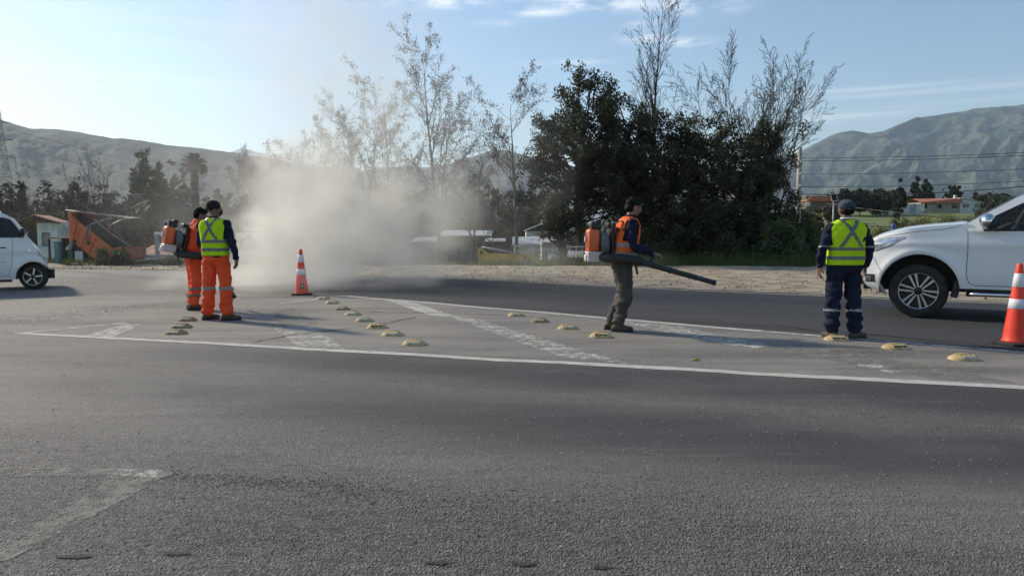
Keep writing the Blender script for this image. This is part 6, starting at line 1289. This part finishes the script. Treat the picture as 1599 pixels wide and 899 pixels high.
MB().tube([hc + Rm @ Vector((-.086 * math.cos(a), -.01 + .02 * a, -.008)) for a in (2.4, 2.6, 2.8, 3.1)], .003, 5).build('mask_strap', m_white, t)

def blower(name, t, o, rz, tube_pts, lab, tank_white=True, ms=1.0, elbow=None, tilt=0):
    """backpack blower: o = middle of the back plate in world space, local +y points at the wearer's back"""
    b = empty(name, o, rz, label=lab, cat='leaf blower'); b.rotation_euler = (R(tilt), 0, rz)
    MB().box((0, -.02, .0), (.30, .035, .46)).box((0, -.05, .2), (.22, .05, .06)).build('back_plate', m_blackp, b, bevel=.012)
    fh = MB().lathe([(.03, .0), (.155, .01), (.16, .04), (.16, .09), (.13, .115), (.05, .12), (0, .12)], 28, axis='y', c=(0, -.17, -.05)); fh.build('fan_housing', mat('housing_grey', (.10, .10, .10), (.17, .17, .165), scale=6, rough=.5), b, smooth=True)
    e1 = MB().box((0, -.255, .0), (.235, .15, .30)); en = e1.build('engine_cover', mat('cover_orange', (.62, .10, .02), (.72, .14, .04), scale=5, rough=.4, coat=.2), b, bevel=.035)
    for k in range(9): MB().box((-.1 + .025 * k if False else 0, -.333, -.09 + .022 * k), (.13, .006, .008)).build('vent_slot', m_blackp, en)
    MB().box((-.121, -.25, .05), (.008, .06, .10)).box((-.121, -.25, -.06), (.008, .09, .02)).build('side_slot', m_blackp, en)
    MB().box((0, -.23, .19), (.22, .13, .09)).box((.06, -.20, .24), (.1, .08, .05)).box((-.09, -.27, .20), (.06, .09, .07)).build('carburettor', m_blackp, b, bevel=.015)
    MB().tube([(-.04, -.27, .215), (.08, -.29, .22)], .032, 10).build('air_filter', m_tin, b, smooth=True)
    MB().box((0, -.24, -.205), (.27, .20, .13)).box((.02, -.345, -.215), (.12, .03, .08)).build('fuel_tank', mat('milky_tank', (.50, .45, .42), (.66, .60, .56), scale=4, rough=.35), b, bevel=.035)
    MB().lathe([(.03, 0), (.03, .025), (0, .025)], 14, axis='y', c=(-.07, -.355, -.18)).build('fuel_cap', m_blackp, b); MB().lathe([(.038, -.008), (.03, 0), (0, 0)], 16, axis='y', c=(-.05, -.338, .02)).build('starter_hub', m_tin, b)
    for s_ in (-1, 1):
        P = [(s_ * .10, .0, .2), (s_ * .12, .07, .245), (s_ * .125, .17, .235), (s_ * .13, .265, .14), (s_ * .13, .28, .0), (s_ * .15, .2, -.12), (s_ * .15, .05, -.2)]
        MB().grid([[(x - s_ * .022, y, z) for x, y, z in P], [(x + s_ * .022, y, z) for x, y, z in P]]).build('shoulder_strap', m_blackp, b).modifiers.new('s', 'SOLIDIFY').thickness = .01
    W = Matrix.LocRotScale(Vector(o), b.rotation_euler.to_quaternion(), None).inverted() if hasattr(Matrix, 'LocRotScale') else None
    P = [W @ Vector(p) for p in tube_pts['elbow']]; mbx = MB(); n = 18; Q = []
    for i in range(n + 1):                              # ribbed hose
        s_ = i / n * (len(P) - 1); j = min(int(s_), len(P) - 2); Q.append(P[j].lerp(P[j + 1], s_ - j))
    for _ in range(3): Q = [Q[0]] + [(Q[i - 1] + Q[i] * 2 + Q[i + 1]) / 4 for i in range(1, len(Q) - 1)] + [Q[-1]]
    QQ, rr = [], []
    for i in range(len(Q) - 1):
        for k in (0, .5): QQ.append(Q[i].lerp(Q[i + 1], k)); rr.append(.063 if k else .053)
    MB().tube(QQ, rr, 14).build('bellows_hose', m_blackp, b, smooth=True)
    if tube_pts.get('pipe'):
        P = [W @ Vector(p) for p in tube_pts['pipe']]; d = (P[1] - P[0]); L0 = d.length; fr = (0, .06, .07, .38, .39, .41, .42, .72, .73, .75, .96, .97, 1.0); rd = (.042, .039, .036, .036, .042, .042, .035, .034, .039, .033, .032, .036, .036)
        MB().tube([P[0] + d * f_ for f_ in fr], rd, 16, caps=True).build('blower_pipe', mat('dark_green_pipe', (.008, .016, .013), (.015, .025, .02), scale=8, rough=.4), b, smooth=True)
        MB().tube([P[0] + d * .98, P[0] + d * 1.003], .031, 14).build('pipe_mouth', m_dark, b)
        if tube_pts.get('grip'):
            g_ = [W @ Vector(p) for p in tube_pts['grip']]; MB().tube(g_, .015, 10).build('control_grip', m_blackp, b, smooth=True)
    return b

# A: orange overalls, facing away to the right, backpack blower on his back
hdA = R(-52); J = dict(kl=(-.11, .05, .48), kr=(.11, .03, .48), al=(-.11, .0, .09), ar=(.12, -.04, .09), el=(-.27, .08, 1.13), er=(.26, .06, 1.12), wl=(-.20, .28, 1.02), wr=(.22, .27, .98), yaw=R(-10), pitch=R(-18), fl=.0, fr=-.1, lean=(0, .16), curl=.8, hln=(1, 0, 0), hrn=(-1, 0, 0), hd=(0, .02, -.02))
t, body, jk, trs, Rm, hc, L_ = person('person', 303, 483, hdA, 'man in orange overalls carrying a backpack blower, half hidden behind the man in the beanie', J, dict(skin=m_skin_d, mtr=m_orcloth, mj=m_orcloth, mb=m_bootb, jr=1.03, tr=(.104, .088, .08)))
t.scale = (1, 1, .985)
band_z(trs, .335, .385, m_band, t); band_z(trs, .225, .27, m_band, t); hairpiece(t, hc, Rm, seed=2)
tA = t
def toworld(t, p): return Matrix.LocRotScale(t.location, t.rotation_euler.to_quaternion(), t.scale) @ Vector(p)
oA = toworld(tA, (0, -.10, 1.20)); el0 = toworld(tA, (.02, -.26, 1.0)); 
blower('backpack_blower', tA, oA, hdA, dict(elbow=[el0, toworld(tA, (.16, -.24, .93)), toworld(tA, (.28, -.08, .92)), toworld(tA, (.30, .08, .90)), toworld(tA, (.30, .2, .84))], pipe=[toworld(tA, (.30, .2, .84)), AT(367, 465, 12.2)], grip=[toworld(tA, (.30, .24, .86)), toworld(tA, (.27, .27, .95)), toworld(tA, (.24, .31, .99))]), 'orange and grey backpack blower with a white tank on the man in orange overalls', tilt=-9)
cb = MB().tube([toworld(tA, p) for p in ((-.1, -.2, .98), (-.04, -.22, .80), (.08, -.2, .72), (.2, -.12, .78), (.26, .0, .92))], .007, 6)  .build('dangling_throttle_cable', m_blackp); tag(cb, 'black cord hanging in a loop below the backpack blower of the man in orange', 'cord')

# C: navy jacket, orange vest, pipe pointing across the road
hdC = R(-84); J = dict(kl=(-.10, .07, .49), kr=(.10, .04, .49), al=(-.12, -.10, .09), ar=(.10, -.06, .09), el=(-.27, .06, 1.13), er=(.255, .07, 1.10), wl=(-.15, .28, 1.05), wr=(.20, .35, 1.00), yaw=R(6), pitch=R(-14), fl=.1, fr=-.15, lean=(0, .19), curl=1.1, hrd=(-.05, 1, -.12), hld=(.3, 1, -.2), hrn=(-.4, 0, -1), hln=(.3, 0, -1))
t, body, jk, trs, Rm, hc, L_ = person('person', 969, 516, hdC, 'man in a navy jacket and orange vest, side on, pointing a long black blower pipe', J, dict(skin=m_skin, mtr=m_trous, mj=m_navy, mb=m_boot, jhem=.90, jr=1.06, tr=(.112, .090, .080)))
t.scale = (1.02, 1.02, 1.0)
v = vest(t, L_, m_orvest, w_=1.04, hem=.90, x_band=False, mband=m_bandl, seed=8); hairpiece(t, hc, Rm, seed=4)
tC = t; oC = toworld(tC, (0, -.125, 1.17))
blower('backpack_blower', tC, oC, hdC, dict(elbow=[toworld(tC, (.0, -.30, 1.0)), toworld(tC, (.16, -.26, .95)), toworld(tC, (.27, -.10, .955)), toworld(tC, (.29, .05, .935)), toworld(tC, (.29, .17, .905))], pipe=[toworld(tC, (.29, .16, .907)), toworld(tC, (.31, 1.12, .635))], grip=[toworld(tC, (.29, .27, .89)), toworld(tC, (.26, .32, .94)), toworld(tC, (.215, .37, .985))]), 'orange and black backpack blower with a long pipe on the man in navy jacket')
st = MB().grid([[toworld(tC, p) for p in ((.20, .10, .93), (.21, .12, .84), (.21, .14, .74))], [toworld(tC, p) for p in ((.20, .13, .93), (.21, .15, .84), (.215, .165, .745))]]).build('hanging_strap', m_darkwood); st.modifiers.new('s', 'SOLIDIFY').thickness = .006; tag(st, 'loose strap end hanging below the orange vest', 'strap')

# ------------------------------------------------------------------ dust cloud and air
def dust_cloud():
    x0, x1, y0, y1, z0, z1 = -17, 6.5, 13.2, 30, -.3, 11
    bx = MB().box(((x0 + x1) / 2, (y0 + y1) / 2, (z0 + z1) / 2), (x1 - x0, y1 - y0, z1 - z0)).build('dust_cloud', None)
    tag(bx, 'pale dust cloud blown up over the road in front of the far trees', kind='stuff')
    m = bpy.data.materials.new('dust'); m.use_nodes = True; t = m.node_tree; t.nodes.clear(); o = N(t, 'ShaderNodeOutputMaterial'); pv = N(t, 'ShaderNodeVolumePrincipled'); L(t, pv.outputs[0], o.inputs['Volume'])
    pv.inputs['Color'].default_value = (.86, .848, .815, 1); pv.inputs['Anisotropy'].default_value = .35
    tc_ = N(t, 'ShaderNodeTexCoord'); P = tc_.outputs['Object']
    n1 = N(t, 'ShaderNodeTexNoise'); n1.inputs['Scale'].default_value = .33; n1.inputs['Detail'].default_value = 3; n1.inputs['Roughness'].default_value = .6; L(t, P, n1.inputs['Vector'])
    n2 = N(t, 'ShaderNodeTexNoise'); n2.inputs['Scale'].default_value = .7; n2.inputs['Detail'].default_value = 5; n2.inputs['Roughness'].default_value = .6; L(t, P, n2.inputs['Vector'])
    off = N(t, 'ShaderNodeVectorMath', operation='SUBTRACT'); L(t, n1.outputs['Color'], off.inputs[0]); off.inputs[1].default_value = (.5, .5, .5)
    sc2 = N(t, 'ShaderNodeVectorMath', operation='SCALE'); L(t, off.outputs[0], sc2.inputs[0]); sc2.inputs['Scale'].default_value = 3.4
    ad = N(t, 'ShaderNodeVectorMath', operation='ADD'); L(t, P, ad.inputs[0]); L(t, sc2.outputs[0], ad.inputs[1]); W = ad.outputs[0]
    tot = None
    for c, r, d in DUST:
        s1 = N(t, 'ShaderNodeVectorMath', operation='SUBTRACT'); L(t, W, s1.inputs[0]); s1.inputs[1].default_value = c
        s2 = N(t, 'ShaderNodeVectorMath', operation='DIVIDE'); L(t, s1.outputs[0], s2.inputs[0]); s2.inputs[1].default_value = r
        ln = N(t, 'ShaderNodeVectorMath', operation='LENGTH'); L(t, s2.outputs[0], ln.inputs[0])
        mr = N(t, 'ShaderNodeMapRange', interpolation_type='SMOOTHSTEP'); L(t, ln.outputs['Value'], mr.inputs[0]); mr.inputs[1].default_value = 1.0; mr.inputs[2].default_value = .15; mr.inputs[3].default_value = 0; mr.inputs[4].default_value = d
        tot = mr.outputs[0] if tot is None else math_(t, 'ADD', tot, mr.outputs[0])
    dn = math_(t, 'MULTIPLY', tot, math_(t, 'MULTIPLY', ramp01(t, n2.outputs['Fac'], .36, .62), 1.4))
    L(t, dn, pv.inputs['Density']); bx.data.materials.append(m); m.cycles.volume_step_rate = .8 if hasattr(m, 'cycles') else 0
DUST = [((-12, 24, 2.5), (4.6, 5, 3.8), .012), ((-4.8, 19.0, .8), (2.9, 4.0, 2.3), 1.05), ((-5.0, 19.5, 2.2), (2.8, 3.6, 2.0), .62), ((-2.7, 20.5, 1.4), (2.6, 3.4, 2.3), .45), ((-4.4, 20, 4.6), (4.6, 5, 3.8), .12), ((-5.2, 20, 8.0), (4.6, 6, 5.5), .07), ((-8.3, 22, 2.2), (3.6, 4.0, 3.2), .05), ((.2, 20.5, .3), (4.6, 4.8, .8), .06), ((-5.0, 17.6, .1), (4.6, 3.6, .7), .6), ((-1.4, 23, 3.2), (4.2, 4, 3.6), .04)]
dust_cloud()
hz_ = MB().box((0, 3000, 470), (17000, 9000, 970)).build('haze', None); tag(hz_, 'thin blue air haze over the whole valley', kind='stuff')
m = bpy.data.materials.new('haze_air'); m.use_nodes = True; t = m.node_tree; t.nodes.clear(); o = N(t, 'ShaderNodeOutputMaterial'); pv = N(t, 'ShaderNodeVolumePrincipled'); L(t, pv.outputs[0], o.inputs['Volume'])
pv.inputs['Color'].default_value = (.72, .85, 1, 1); pv.inputs['Density'].default_value = .0001; pv.inputs['Anisotropy'].default_value = .45
hz_.data.materials.append(m)
